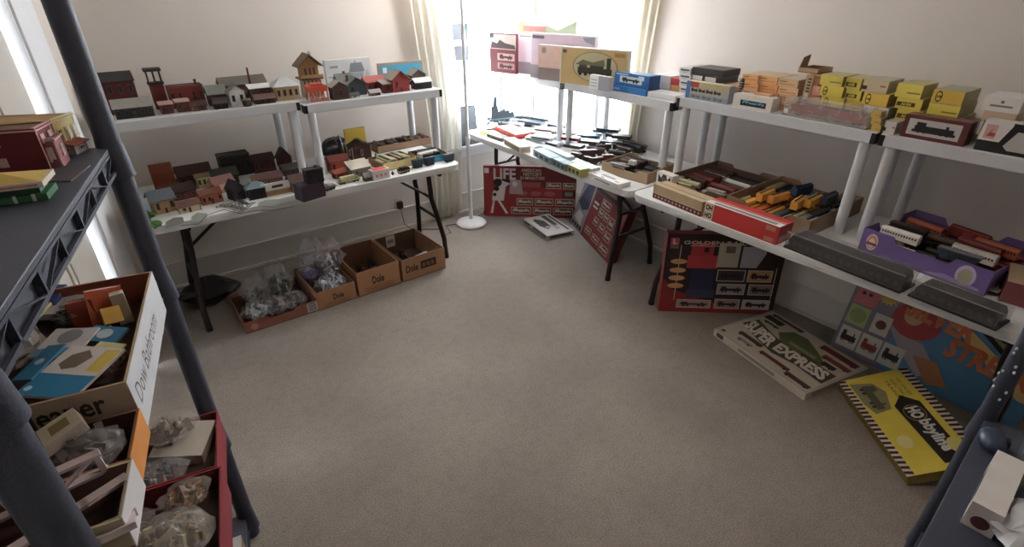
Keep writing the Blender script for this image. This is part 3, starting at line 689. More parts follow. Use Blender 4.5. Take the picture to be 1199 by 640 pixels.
hP('model_house', 'pink-roofed tan model house in the middle of the left table', (254, 228), (277, 222), .08, (251, 210), wl_='bd9274', rf='9b6e66', trim='7c5c4c', wins=3, rh=.03)
hP('model_long_station', 'long low black model station with a raised flat roof at the table back', N(262, 3.64, ZT), N(297, 3.64, ZT), .1, (256, 184), wl_='221d1c', rf='3a332f', trim='4c443e', wins=5, roof='flat')
hP('model_roof_house', 'dark grey-green roofed model house in front of the long black station', N(252, 3.50, ZT), N(281, 3.50, ZT), .09, (249, 201), wl_='33302c', rf='3b3e39', trim='4a4640', wins=3)
hP('model_mill', 'dark red broad model mill at the back of the table, left of the gabled one', N(299, 3.62, ZT), N(324, 3.62, ZT), .1, (295, 184), wl_='4c1f1d', rf='3e2422', trim='5a3430', wins=4, rh=.03)
hP('model_gable_house', 'narrow steep-gabled dark brown model house against the wall on the left table', N(328, 3.66, ZT), N(343, 3.66, ZT), .07, (330, 174), wl_='4d2a26', rf='3d2724', trim='5c3c34', wins=2, floors=2, ridge='y', rh=.06)
hP('model_long_roof', 'long flat grey model building just left of the white shelf posts', N(334, 3.44, ZT), N(360, 3.44, ZT), .12, (331, 196), wl_='3f3632', rf='58534c', trim='4c4640', wins=4, rh=.02)
hP('model_long_shed', 'long pinkish-roofed model shed behind the white signboard building', N(298, 3.38, ZT), N(332, 3.38, ZT), .07, (294, 208), wl_='6e4a44', rf='7d5a56', trim='92807a', wins=5, rh=.02)
hP('model_gable_shed', 'dark plum model shed with a gable front, right of the track heap', (276, 236), (289, 232), .08, (274, 214), wl_='2c2228', rf='2f2830', trim='3a3038', wins=1, ridge='y', door=False)
hP('model_engine_house', 'black model engine house with a blue-grey hipped roof at the table front', (292, 235), (313, 231), .075, (288, 216), wl_='1f1f22', rf='66767e', trim='36383c', wins=2, roof='hip', over=.01, door=False, rh=.03)
hP('model_inn', 'brown and tan model building left of the plum block', (344, 226), (359, 222), .08, (342, 208), wl_='6b3f30', rf='4a322a', trim='9a7a58', wins=3)
# white signboard building
c, t_, w_ = seat((310, 231), (343, 224), ZT, .06); q = thing('model_shop', 'tan model shop topped by a long white signboard with a dark panel', 'model building', c, t_)
m = MB(); m.box(-w_/2, -.03, 0, w_/2, .03, .04, M('a8835c', .8)); m.build('walls', q); m = MB(); m.box(-w_/2-.01, -.036, .032, w_/2+.005, -.0305, .075, M('cfccc4', .6)); m.box(-.03, -.0368, .045, .03, -.036, .06, M('3a3028')); m.build('signboard', q)
m = MB(); m.box(-w_/2-.004, -.03, .0402, w_/2+.004, .032, .044, M('6b5a4c')); m.build('roof', q)
# plum block and black tower
q = carton('storage_block', 'plain plum-coloured block at the front of the left table by the shelf posts', 'box', (356, 237), (382, 229), ZT, .09, (354, 219), col='33222f', rough=.5)
zt = ZT+hz(at((356, 237), ZT), (354, 219), ZT)+.0006
hP('model_black_works', 'black model works with a heap of machinery on top, sitting on the plum block', N(360, at((369, 233), ZT).y+.012, zt), N(380, at((369, 233), ZT).y+.012, zt), .06, (357, 196), z=zt, wl_='1d1a20', rf='26222a', trim='2c2730', wins=2, roof='flat', chim=(.2, .01), hh=.075)
q = thing('black_tower', 'slim black model tower against the wall behind the white shelf posts', 'model tower', N(352, 3.71, ZT), 0); hh_ = hz(N(352, 3.71, ZT), (350, 170), ZT)
m = MB(); m.box(-.02, -.02, 0, .02, .02, hh_*.8, BLACK); m.build('body', q); m = MB(); m.cyl((0, 0, hh_*.8), (0, 0, hh_), .012, BLACK, 10, .008); m.build('cap', q)
# greenery, track heap and ground sheets
def shrub(label, p, r, h, seed, col='3f5a2c'):
    q = thing('model_shrub', label, 'model shrub', at(p, ZT), 0, 'green model shrubs')
    m = MB(); rd = random.Random(seed)
    for i in range(26):
        a = rd.random()*6.28; rr = r*math.sqrt(rd.random()); m.blob((rr*math.cos(a), rr*math.sin(a), h*.45+rd.random()*h*.4), .011, .011, .011, M(col, .9, amt=.3), 4, 6, .5, rd.random())
    m.build('foliage', q); m = MB(); m.cyl((0, 0, 0), (0, 0, h*.5), .004, M('4a3526')); m.build('stem', q)
shrub('taller green model shrub at the left front of the table', (176, 259), .03, .055, 3)
shrub('low bright green model shrub at the table edge, in front of the taller one', (181, 267), .034, .03, 4, '4a7a34')
def sheet(label, pts, col, z=ZT, name='ground_sheet'):
    P = [at(p, z) for p in pts]; c = sum(P, Vector())/len(P)
    m = MB(); m.prism([(p.x-c.x, p.y-c.y) for p in P], 0, .0012, col); o = m.build(name); o.location = c; return tag(o, label, 'scenery sheet', 'flat grey scenery sheets')
sheet('small grey flat scenery sheet at the table edge beside the green shrubs', [(194, 267), (194, 260), (203, 255), (214, 254), (216, 260)], M('6d7269', .5))
sheet('oval grey-green pond sheet at the table edge in front of the cream-walled house', [(224, 260), (224, 254), (231, 249), (243, 250), (241, 257), (233, 261)], M('858d86', .3))
sheet('large pale grey-green flat sheet in front of the white signboard building', [(302, 241), (303, 237), (312, 234), (326, 233), (347, 228), (352, 229), (344, 235), (320, 242)], M('828a83', .35))
rd = random.Random(5)
for i in range(7):
    a, b_ = rd.random()*3.14, rd.random(); L_ = .05+.03*rd.random()
    q = thing('track_piece', ['short dark piece of model track lying across the heap by the engine house', 'greyish model track piece at the left of the heap', 'model track piece poking out at the front of the heap', 'curved-looking track piece under the others in the heap', 'dull brown track piece at the right of the heap', 'light metal track piece in the middle of the heap', 'topmost model track piece of the heap'][i], 'model track', at((268+i*3.5, 243-(i % 3)*3), ZT+.0005+i*.006), a, 'heap of model track pieces')
    m = MB(); 
    for s in (-.008, .008): m.box(-L_, s-.0008, .002, L_, s+.0008, .005, CHROME)
    m.build('rails', q); m = MB()
    for k in range(9): x = -L_+.004+k*(2*L_-.008)/8; m.box(x-.002, -.013, 0, x+.002, .013, .002, M('3a2c26' if i % 2 else '8d8a84'))
    m.build('sleepers', q)
m = MB(); P = [at(p, ZT+.002) for p in ((212, 264), (232, 262), (242, 252), (262, 245), (281, 250), (300, 246), (322, 246), (345, 241))]; m.tube([p for p in P], .0014, BLACK, 6); tag(m.build('thin_wire'), 'thin dark wire wandering along the front of the left table', 'wire')

# second half of the left table
c, t_, w_ = seat((381, 184), (413, 179), ZT, .14); q = thing('tunnel_mould', 'shiny dark metallic domed mould with pale ridges under the shelf', 'mould', c, t_)
m = MB(); n = 14; hh_ = hz(at((381, 184), ZT), (384, 164), ZT); dm_ = M('43454b', .22, .75); lm = M('9a9da2', .25, .7)
vs = [(-w_/2*math.cos(math.pi*j/10)*1.0, (.07*math.sin(math.pi*j/10)**.6+.004)*math.cos(math.pi*k/n), hh_*(math.sin(math.pi*j/10)**.5)*math.sin(math.pi*k/n)) for j in range(11) for k in range(n+1)]
m.add(vs, [(j*(n+1)+k, j*(n+1)+k+1, (j+1)*(n+1)+k+1, (j+1)*(n+1)+k) for j in range(10) for k in range(n)], dm_, True); m.build('dome', q)
for x in (.0, .035):
    m = MB(); m.tube([(x, .068*math.cos(math.pi*k/n), .0+hh_*.985*math.sin(math.pi*k/n)+.002) for k in range(n+1)], .004, lm, 6); m.build('ridge', q)
def pr(f, w, d, h):
    F = f['front']; F.disc(.5, .45, .28, M('a8861f'), rv=.22); F.rect(.3, .4, .7, .5, M('3a3320'), 2); F.rect(.4, .5, .62, .62, M('3a3320'), 2)
carton('yellow_sign_card', 'yellow card with a small dark emblem standing behind the domed mould', 'sign card', N(408, 3.62, ZT), N(431, 3.62, ZT), ZT, .02, (404, 152), col='d9b51f', prints=pr)
hP('model_chapel', 'dark brown gable-fronted model chapel with one white window, under the shelf', (414, 189), (436, 185), .09, (412, 168), wl_='4b2a22', rf='332420', trim='cfc8bc', wins=1, ridge='y', door=False, rh=.03)
hP('model_mission', 'brick orange model building with a red front step, beside the shelf post', (389, 204), (410, 200), .09, (387, 185), wl_='b04a2c', rf='7d3a28', trim='8a3a26', wins=3, rh=.025)
hP('model_ramp_house', 'small orange-brown model shed in front of the brick orange building', (394, 210), (408, 206), .045, (393, 202), wl_='8a3f28', rf='a35034', trim='6d3424', wins=2, roof='shed', rh=.01)
hP('model_paper_house', 'grey model house under a folded cream card roof on the left table', (413, 209), (435, 204), .08, (411, 193), wl_='6f6b64', rf='c9bfac', trim='8a867c', wins=2, roof='shed', rh=.03)
hP('model_pump_house', 'tiny grey model pump house just left of the white and red box', (428, 213), (437, 211), .04, (427, 204), wl_='5d5c5b', rf='76746f', trim='8a8884', wins=1, door=False)
def pr(f, w, d, h):
    T_ = f['top']; T_.rect(.08, .08, .92, .92, M('c0282c', .4)); F = f['front']
    for i in range(3): F.rect(.15+i*.26, .3, .28+i*.26, .6, M('d07a78'))
carton('gift_box', 'small white box with a red top at the front of the left table', 'box', (438, 212), (457, 207.5), ZT, .06, (436, 201), col='d6d2cd', prints=pr)
a = at((392, 217), ZT); b_ = at((424, 210), ZT); v = b_-a
car('flat', 'b8b083', 'b8b083', (a+b_)/2, math.atan2(v.y, v.x), 'tan flat model railcar lying at the table front, left of the white and red box', 'loose stock on the left table', .14)
car('flat', '4a3027', 'a8a39a', at((386, 222), ZT), .3, 'short dark model flat car at the table edge by the shelf post', 'loose stock on the left table', .075)
for i, (x, y) in enumerate(((489, 196), (503, 193), (526, 189))):
    car('hopper', '3b4656', '26262a', at((x, y), ZT), .15, ['dark blue-grey model hopper car in front of the pale yellow carton', 'dark blue-grey model hopper car in front of the blue tray', 'black-looking model hopper car nearest the right end of the left table'][i], 'hopper cars at the table edge', .075)
car('flat', 'b8b083', '4a3027', at((473, 202), ZT), .25, 'tan and brown model flat car in front of the tan-filled tray', 'loose stock on the left table', .09)
q = thing('toy_figure', 'small dark and white toy figure beside the white and red box', 'toy figure', at((460, 205), ZT), 0)
m = MB(); m.blob((0, 0, .012), .009, .007, .012, BLACK); m.blob((0, 0, .028), .006, .006, .006, WHITE); m.cyl((.008, 0, .012), (.02, 0, .006), .003, WHITE, 8); m.build('body', q)
q = thing('model_tree', 'small pale green model tree beside the tan-filled tray', 'model tree', at((441, 190), ZT), 0)
m = MB(); m.lathe([(0, .012), (.014, .016), (.01, .035), (.005, .06), (0, .068)], M('7c9068', .9, amt=.4), 8); m.build('foliage', q); m = MB(); m.cyl((0, 0, 0), (0, 0, .02), .003, M('4a3526')); m.build('trunk', q)
o, c, t_, w_ = tray('parts_tray', 'wide brown open carton of dark parts at the back of the left table', 'open box', (443, 180), (505, 168), ZT, .15, .05, '8f6f52', '6b4c38', notch=0)
for i in range(9):
    u = -w_/2+.03+i*(w_-.06)/8; k = ('box', 'flat', 'hopper', 'coach', 'steam')[i % 5]; c1 = ('4a3027', '6b2420', '4a3027', 'd6d0c6', '26262a', '4a3027', '6b2420', 'a8a39a', '4a3027')[i]
    car(k, c1, '4a3027', inside(c, t_, u, .0, ZT+.0045), t_+1.4, '%s model %s, %s from the left in the wide brown carton' % (CN[c1], KINDN[k].replace('_', ' '), ORD[i]), 'stock in the wide brown carton', .12)
o, c, t_, w_ = tray('parts_tray', 'open carton of tan model parts with a pale yellow front panel', 'open box', (450, 201), (488, 192), ZT, .2, .05, '9a7a58', '7a5a42', notch=0, front_col='cdb878')
for i in range(7):
    u = -w_/2+.026+i*(w_-.052)/6; c1 = ('4a3027', 'b8b083', 'a8a39a', 'b8b083', '4a3027', 'b8b083', 'a8a39a')[i]; k = ('flat', 'box', 'hopper')[i % 3]
    car(k, c1, 'b8b083', inside(c, t_, u, .0, ZT+.0045), t_+1.57, '%s %s, %s from left in the pale-yellow-fronted carton' % (CN[c1], KINDN[k].replace('_', ' '), ORD[i]), 'stock in the pale yellow carton', .145, 0)
o, c, t_, w_ = tray('parts_tray', 'open carton with a bright blue front panel near the right end of the left table', 'open box', (492, 193), (526, 187), ZT, .2, .045, '7f6a52', '4b3a30', notch=0, front_col='2f8fae')
q = thing('white_switch_box', 'white oblong casing lying across the bright blue tray', 'casing', inside(c, t_, -.01, -.01, ZT+.0045), t_+.2)
m = MB(); m.box(-.075, -.018, 0, .075, .018, .052, M('d9d5cd', .5)); m.build('casing', q, .004); m = MB(); m.box(-.05, -.0186, .02, .05, -.018, .035, M('6b6258')); m.build('slot', q)
for i, (u, v) in enumerate(((.0, -.055), (.0, .045), (.01, .08))):
    car(('diesel', 'hopper', 'flat')[i], ('26262a', 'a8a39a', '4a3027')[i], '26262a', inside(c, t_, u, v, ZT+.0045), t_, '%s model %s, %s in the bright blue tray' % (('black', 'grey', 'brown')[i], ('diesel locomotive', 'hopper car', 'flat car')[i], ('at the front', 'behind the white casing', 'at the back')[i]), 'stock in the blue tray', .13)
# ------------------------------------------------------------------ right wall, upper shelves
YL = M('e2cc2e', .5); DK = M('2b2a2c', .6); LG = M('9aa0a6', .6); OR_ = M('d8924e', .6)
ZA, ZB, ZC = 1.2005, 1.2055, 1.2405
def cE(name, label, x0, x1, X, z, d, top=None, **k):
    return carton(name, label, k.pop('cat', 'box'), E(x0, X, z), E(x1, X, z), z, d, top, **k)
g = 'upright picture cartons in the window corner'
def pic(label, px, X, px2, z, d, top, **k):
    p = E(px, X, z); an = math.radians(-76); w_ = .1
    while True:
        q_ = p+Vector((math.cos(an), math.sin(an), 0))*w_; r = q_-Vector((0, 0, CAMH))
        if CW/2+FPX*r.dot(CAMR)/r.dot(CAMF) >= px2: break
        w_ += .005
    return carton('picture_carton', label, 'box', p, p, z, d, top, ang=-76, w=w_, **k)
def pr(f, w, d, h):
    F = f['front']; F.rect(.02, .02, .98, .97, M('c3a468', .5)); F.rect(.04, .84, .1, .93, M('4a4038'), 2); F.disc(.53, .52, .33, M('8d7440'), 2, .40, 32); F.disc(.53, .52, .315, M('b7b08a'), 3, .38, 32)
    F.rect(.28, .34, .78, .5, M('3c3a2c'), 4); F.rect(.3, .5, .42, .62, M('4c4a38'), 4); F.rect(.46, .5, .66, .56, M('3c3a2c'), 4); F.rect(.7, .5, .76, .78, M('3c3a2c'), 4)
    for i in range(6): F.disc(.32+i*.08, .33, .025, M('25241e'), 5)
    F.poly([(.24, .56), (.35, .7), (.5, .64), (.66, .74), (.68, .56)], M('6a6c4c'), 4); F.rect(.8, .82, .95, .92, M('a8823f'), 2)
    f['top'].rect(0, 0, 1, 1, M('d8d2c2'))
pic('tan upright carton with an oval picture of an old steam train, frontmost', 655, 2.54, 733, ZB, .028, (656, 54), col='cfc7b4', prints=pr, group=g)
def pr(f, w, d, h):
    F = f['front']; F.rect(.0, .0, .98, .97, M('d3aea0')); F.rect(0, 0, 1, .36, M('8a7a78')); F.disc(.07, .85, .03, M('8d8886'), 2); F.rect(.3, .5, .9, .8, M('c9a08c'), 2)
pic('pinkish upright carton directly behind the tan one with the oval picture', 630, 2.53, 728, ZB, .028, (629, 52), col='ccc4c0', prints=pr, group=g)
def pr(f, w, d, h):
    F = f['front']; F.rect(.02, .3, .98, .97, M('c8b2c4')); F.rect(0, 0, 1, .3, M('8f8488')); F.rect(.03, .88, .22, .95, M('6a5f70'), 2); F.poly([(.8, .97), (.98, .97), (.98, .8), (.84, .88)], M('8d8fa0'), 2)
pic('wide lilac upright carton, third back from the tan one with the oval picture', 621, 2.565, 695, ZA, .028, (621, 38), col='d3ccd2', prints=pr, group=g)
def pr(f, w, d, h):
    F = f['front']; F.rect(.04, .3, .98, .97, M('d9c9d6')); F.rect(0, 0, 1, .3, M('8c7f86')); F.rect(.15, .93, .95, .96, M('8a8494'), 2)
pic('pale pink upright carton between the dark red one and the wide lilac one', 603, 2.615, 640, ZA, .028, (603, 39), col='d8d2d4', prints=pr, group=g)
def pr(f, w, d, h):
    F = f['front']; F.rect(0, 0, 1, 1, M('6e2c33', .4)); F.rect(0, .6, 1, .97, M('b9a9a4'), 2); F.rect(.0, .88, .16, .97, M('4a5560'), 3)
    F.poly([(.05, .62), (.1, .78), (.3, .74), (.4, .84), (.6, .76), (.95, .72), (1, .62)], M('4a3c3a'), 3); F.rect(.3, .32, .95, .5, M('b98e8c'), 2); F.train(.35, .33, .9, .5, M('3a2a2a'), BLACK, 3); F.rect(.3, .1, .95, .26, M('a8787a'), 2); F.train(.35, .1, .9, .26, M('4a2a2a'), BLACK, 3)
pic('dark red upright carton printed with trains, farthest left in the window corner', 574, 2.50, 604, ZA, .028, (574, 38), col='7a343a', prints=pr, group=g)
def pr(f, w, d, h):
    F = f['front']; F.rect(0, 0, 1, 1, M('c9c4b2')); F.poly([(0, .6), (.1, .9), (.3, .72), (.5, .86), (.7, .78), (1, .95), (1, .6)], M('7c8468'), 2); F.rect(0, .5, 1, .7, M('8b8378'), 2); F.disc(.08, .82, .06, M('c89048'), 3); F.rect(.1, .74, .5, .84, M('8a5a50'), 3)
pic('scenic upright carton rising behind the lilac one, highest in the window corner', 606, 2.72, 672, ZA, .028, (605, 19), col='c2bdb0', prints=pr, group=g)
# on the shelf with the blue carton
def lab(col='8d9299', n=3):
    def f_(f, w, d, h):
        F = f['front']
        for i in range(n): F.rect(.12, .2+i*.22, .85, .26+i*.22, M(col))
    return f_
cE('white_carton', 'white carton with a grey right half, between the oval-picture carton and the blue one', 690, 713, 2.555, ZB, .036, (690, 87), col='d3d3d4', prints=lambda f, w, d, h: (f['front'].rect(.45, 0, 1, 1, M('8f8d98')), [f['front'].rect(.06, .2+q*.22, .38, .26+q*.22, M('8d9299')) for q in range(3)]))
def pr(f, w, d, h): F = f['front']; F.rect(.06, .3, .28, .7, M('8ab4da'))
a0 = E(715, 2.62, ZB); hb = .034
cE('blue_carton', 'flat bright blue carton lying under the blue window carton', 714, 756, 2.615, ZB, .13, h=hb, col='2272b4', rough=.4, prints=pr)
def pr(f, w, d, h):
    F = f['front']; F.rect(.16, .28, .8, .78, M('c5d2da', .2)); F.train(.2, .32, .76, .74, M('2b3038'), BLACK, 2); F.rect(.05, .84, .4, .94, M('9cc4e4')); F.rect(.7, .6, .86, .92, M('bcd3e6'), 3)
    f['top'].rect(.1, .1, .9, .9, M('6f93b4', .3))
cE('window_carton', 'bright blue carton with a white window showing a dark locomotive', 719, 759, 2.625, ZB+hb+.0008, .1, h=.078, col='1f6cb0', rough=.4, prints=pr, mats=dict(right='1d4f80'))
cE('white_carton', 'flat white carton at the shelf front, right of the blue cartons', 758, 790, 2.615, ZB, .12, h=.032, col='d6d6d6', prints=lab('a8adb2', 1))
for i, (cc, nn) in enumerate((('b5b4b2', 'lowest'), ('c4c3c2', 'middle'), ('cfcdca', 'topmost'))):
    cE('grey_carton', '%s of the three pale grey cartons stacked behind the blue window carton' % nn, 763, 784, 2.76, ZB+i*.0358, .2, h=.035, col=cc, group='pale grey carton stack')
cE('orange_carton', 'tan-orange carton behind the flat white one, under a small red carton', 784, 799, 2.75, ZB, .14, h=.062, col='c8935a')
cE('red_carton', 'small red carton resting on the tan-orange one near the shelf joint', 785, 799, 2.755, ZB+.0628, .1, h=.04, col='a8302e')

# on the shelf of stacks
def pr(f, w, d, h):
    F = f['front']; F.rect(.0, .0, .1, 1, M('3a6cae')); F.rect(.1, .68, .3, .98, M('b53530')); F.rect(.3, .66, 1, .98, M('b8a878')); F.rect(.1, .0, 1, .3, M('8d949e'))
    for i, u in enumerate((.12, .3, .48, .66)): F.train(u, .36, u+.18, .7, DK, BLACK, 2)
    for i, u in enumerate((.14, .4, .66)): F.train(u, .06, u+.24, .3, M('6a6f78'), M('4a4d55'), 2)
cE('train_set_carton', 'blue-ended carton printed with rows of dark trains, at the shelf joint', 802, 851, 2.62, ZC, .05, (803, 94), col='a9a392', prints=pr, mats=dict(top='c2b99a', right='8a93a8'))
def stk(names, x0, x1, X, d, specs, z=ZC, group=None, name='small_carton', dz=.0006):
    o = []; kf = {'orange carton columns': 1.1, 'yellow model carton columns': 1.22, 'pinkish carton column': 1.28}.get(group, 1)
    for (lbl, col, h, prn) in specs:
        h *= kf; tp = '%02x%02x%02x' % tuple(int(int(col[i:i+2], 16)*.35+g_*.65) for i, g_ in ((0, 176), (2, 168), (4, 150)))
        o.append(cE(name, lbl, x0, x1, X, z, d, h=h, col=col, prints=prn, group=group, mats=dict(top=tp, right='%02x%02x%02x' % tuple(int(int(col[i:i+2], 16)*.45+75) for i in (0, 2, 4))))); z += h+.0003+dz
    return z
def wl2(f, w, d, h): F = f['front']; F.rect(.12, .5, .88, .75, M('3f4248')); F.rect(.2, .25, .7, .35, M('8a8f96'))
for i, nn in enumerate(('lowest', 'second lowest', 'second highest', 'topmost')):
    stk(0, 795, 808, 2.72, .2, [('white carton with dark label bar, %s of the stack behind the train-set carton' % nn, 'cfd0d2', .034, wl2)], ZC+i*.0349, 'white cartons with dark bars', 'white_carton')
def bl(f, w, d, h): f['front'].rect(.06, .2, .9, .85, M('d6d2d0'))
k = 0
for j, (x0, x1) in enumerate(((809, 823), (824, 839))):
    for i in range(3):
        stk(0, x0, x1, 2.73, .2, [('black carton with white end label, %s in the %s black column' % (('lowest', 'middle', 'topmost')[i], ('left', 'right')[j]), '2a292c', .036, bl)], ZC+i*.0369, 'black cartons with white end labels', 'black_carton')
cE('long_black_carton', 'long dark grey carton lying across the top of the black carton columns', 810, 846, 2.735, ZC+.1112, .16, h=.034, col='3a3735', mats=dict(top='4a4745'))
cE('orange_carton', 'pale orange carton low beside the black columns', 841, 858, 2.72, ZC, .15, h=.075, col='cf9870')
def st(f, w, d, h):
    F = f['front']
    for i in range(9): F.rect(.15, .05+i*.1, .85, .1+i*.1, DK)
cE('striped_carton', 'narrow upright grey carton with black bars, left of the orange columns', 861, 867, 2.71, ZC, .16, h=.125, col='a79c94', prints=st)
def ob(f, w, d, h): F = f['front']; F.rect(.08, .62, .45, .72, M('7a4a22')); F.rect(.1, .3, .9, .4, M('b8763a'))
for j, (x0, x1, cols, X) in enumerate(((868, 887, ('c99c8c', 'cc9f8e', 'dd9a55', 'e0a05c'), 2.71), (888, 909, ('d9934e', 'd9934e', 'dc9650', 'dfa05c'), 2.72), (910, 933, ('c79c68', 'd0a070', 'dcae7c', 'cda774'), 2.71))):
    z = ZC
    for i, cc in enumerate(cols):
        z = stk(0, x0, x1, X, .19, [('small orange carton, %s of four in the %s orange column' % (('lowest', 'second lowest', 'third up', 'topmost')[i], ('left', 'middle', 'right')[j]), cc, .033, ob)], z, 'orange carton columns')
stk(0, 881, 899, 2.655, .045, [('small orange carton pulled forward of the left and middle orange columns, lower one', 'd08a48', .03, ob), ('small orange carton pulled forward of the orange columns, resting on another', 'dc9650', .034, ob)], ZC, 'orange carton columns')
def st2(f, w, d, h):
    F = f['front']
    for i in range(12): F.rect(.3, .05+i*.075, .8, .085+i*.075, M('3a322c'))
    F.rect(.3, .45, .8, .55, M('cfc4b4'), 2)
cE('striped_carton', 'tall narrow kraft carton with dark vertical lettering, between orange and pink cartons', 934, 942, 2.70, ZC, .18, h=.182, col='b3946e', prints=st2)
for i in range(4): stk(0, 943, 958, 2.71, .17, [('small pinkish carton, %s of the narrow column left of the yellow ones' % ('lowest', 'second lowest', 'third up', 'topmost')[i], ('d79c80', 'daa188', 'd89a7e', 'b07858')[i], .034, None)], ZC+i*.0452, 'pinkish carton column')
o, c, t_, w_ = tray('flap_carton', 'open kraft carton with a raised flap, on top of the orange and pink cartons', 'open box', E(934, 2.73, ZC+.1835), E(957, 2.73, ZC+.1835), ZC+.1835, .14, .022, 'a98a66', '7c5f42', notch=0)
m = MB(); m.prism([(-.07, .022), (.0, .022), (.012, .075), (-.05, .065)], -.045, -.042, M('8f7252', .85), 'x'); m.build('flap', o)
# yellow columns
def lg(v):
    def f_(f, w, d, h):
        F = f['front']
        if v == 0: F.disc(.22, .5, .11, INK, 1, .42); F.disc(.22, .5, .085, YL, 2, .32); F.text('AHM', .14, .38, .3, .62, INK, 3, .03)
        elif v == 1: F.rect(.05, .25, .75, .62, M('4a4a28')); F.text('AHM', .2, .3, .6, .58, YL, 2, .03)
        elif v == 2: F.rect(.45, .3, .95, .42, M('8a7c30'))
        elif v == 3: F.rect(.0, .2, .2, .5, DK); F.rect(.7, .5, .92, .62, M('a8503a'))
    return f_
def ycol(x0, x1, X, specs, which, d=.15, z=ZC):
    for i, (col, v, h) in enumerate(specs):
        nm = ('lowest', 'second lowest', 'third up', 'fourth up', 'topmost')[i]; cn = 'yellow' if col[:2] in ('e2', 'dc', 'd8') and col[4:] != 'c8' else 'pale'
        z = stk(0, x0, x1, X, d, [('%s model carton, %s in the %s' % (cn, nm, which), col, h, lg(v))], z, 'yellow model carton columns', 'yellow_carton')
ycol(959, 985, 2.70, [('d8c22c', 2, .034), ('e2cc2e', 0, .045), ('e2cc2e', 0, .038), ('d8c43c', 2, .036)], 'first yellow column from the orange ones')
ycol(988, 1006, 2.72, [('d8c22c', 2, .034), ('dcbc38', 2, .04), ('d8c43c', 1, .036), ('d8c43c', 1, .04)], 'narrow second yellow column')
ycol(1008, 1037, 2.69, [('b09a58', 2, .03), ('cfcac8', 3, .04), ('e2b828', 0, .043), ('cdbb92', 3, .042)], 'third column with a tan carton on top')
ycol(1047, 1077, 2.70, [('d8bf2c', 1, .034), ('d8bf2c', 1, .04), ('dcc430', 1, .036), ('e2cf3c', 2, .044)], 'fourth yellow column beside the shelf joint')
z_ = ZC
for i, (dx, dX, col, v, h, dd) in enumerate(((0, 0, 'd8bf2c', 4, .03, .2), (-3, .0, 'e2cc2e', 4, .04, .2), (0, .012, 'e2cf3c', 2, .04, .19), (5, .02, 'e0b820', 0, .044, .18))):
    cE('yellow_carton', 'yellow model carton, %s in the untidy fifth yellow stack, right of the shelf joint' % ('lowest', 'second lowest', 'third up', 'topmost')[i], 1084+dx, 1120+dx, 2.70+dX, z_, dd, h=h*1.15, col=col, prints=lg(v), group='yellow model carton columns', mats=dict(top='aba688', right='a89c68', front=('2f2a1a' if i == 0 else col))); z_ += h*1.15+.001
for i in range(3): stk(0, 1019, 1030, 2.615, .05, [('small yellow carton end, %s of the short stack in front of the third yellow column' % ('lowest', 'middle', 'topmost')[i], 'c9a63c', .026, lg(2))], ZC+i*.0275, 'short front stack')
cE('white_carton', 'small white carton with a black corner at the shelf joint, below the fourth yellow column', 1033, 1046, 2.61, ZC, .07, h=.05, col='c9c4be', prints=lg(3))
def pr(f, w, d, h):
    F = f['front']; F.rect(.2, .2, .86, .62, M('2f3a40', .2)); F.train(.22, .25, .84, .66, M('4f93b0'), BLACK, 2); f['top'].rect(.02, .05, .98, .95, M('d0c6ba'))
cE('loco_carton', 'white carton with a window showing a blue locomotive, at the shelf front', 857, 902, 2.61, ZC, .075, (858, 109), col='d4cabe', prints=pr)
# clear case with the red car
c, t_, w_ = seat(E(915, 2.61, ZC), E(1014, 2.61, ZC), ZC, .07)
q = thing('clear_case', 'long clear plastic case holding a dull red railcar, at the shelf front', 'display case', c, t_); hh_ = hz(E(915, 2.61, ZC), (918, 113), ZC)
m = MB(); m.box(-w_/2, -.035, 0, w_/2, .035, .006, M('8f8c86', .4)); m.build('base', q)
m = MB(); m.box(-w_/2+.002, -.033, .0065, w_/2-.002, .033, hh_, clear('e6e2dc', .3, .08)); m.build('cover', q)
m = MB(); m.box(-w_/2+.006, -.0345, .012, -w_/2+.026, -.0335, .034, WHITE); m.build('sticker', q)
car('box', '8a2a22', '6b2420', Vector((c.x, c.y, ZC+.0068)), t_, 'dull red railcar inside the long clear plastic case on the shelf', None, w_*.86)
# last shelf
def pr(f, w, d, h):
    F = f['front']; F.rect(.08, .16, .9, .86, M('b7b2b0', .3)); F.train(.16, .2, .84, .84, M('201d1f'), BLACK, 2); F.rect(.16, .3, .84, .42, M('2a2022'), 2)
    f['top'].rect(.04, .1, .96, .9, M('7a4a48', .3))
cE('locomotive_carton', 'maroon carton with a window showing a black locomotive, on the right-hand shelf', 1053, 1127, 2.615, ZC, .075, (1058, 133), col='5f2427', rough=.4, prints=pr)
cE('flat_carton', 'flat grey-green carton lying behind the maroon locomotive carton', 1118, 1146, 2.74, ZC, .2, h=.035, col='9d9678')
cE('flat_carton', 'flat dull grey carton resting on the grey-green one behind the maroon carton', 1117, 1142, 2.76, ZC+.036, .17, h=.022, col='827f76')
def cw(f, w, d, h): F = f['front']; F.disc(.5, .68, .05, M('6f6a66')); F.rect(.2, .32, .8, .46, M('7d7874'))
for i, (x0, x1, X, h, nm, cc) in enumerate(((1141, 1178, 2.66, .045, 'lowest', 'b7b2aa'), (1142, 1182, 2.66, .048, 'second lowest', 'd2cec8'), (1148, 1186, 2.68, .036, 'third up', 'c4a888'), (1148, 1192, 2.685, .052, 'topmost', 'd6d3ce'))):
    cE('crest_carton', '%s white or tan carton of the stack behind the black and white carton' % nm, x0, x1, X, ZC+(.0, .046, .095, .132)[i], .16, h=h, col=cc, prints=cw if i in (1, 3) else None, group='crested carton stack')
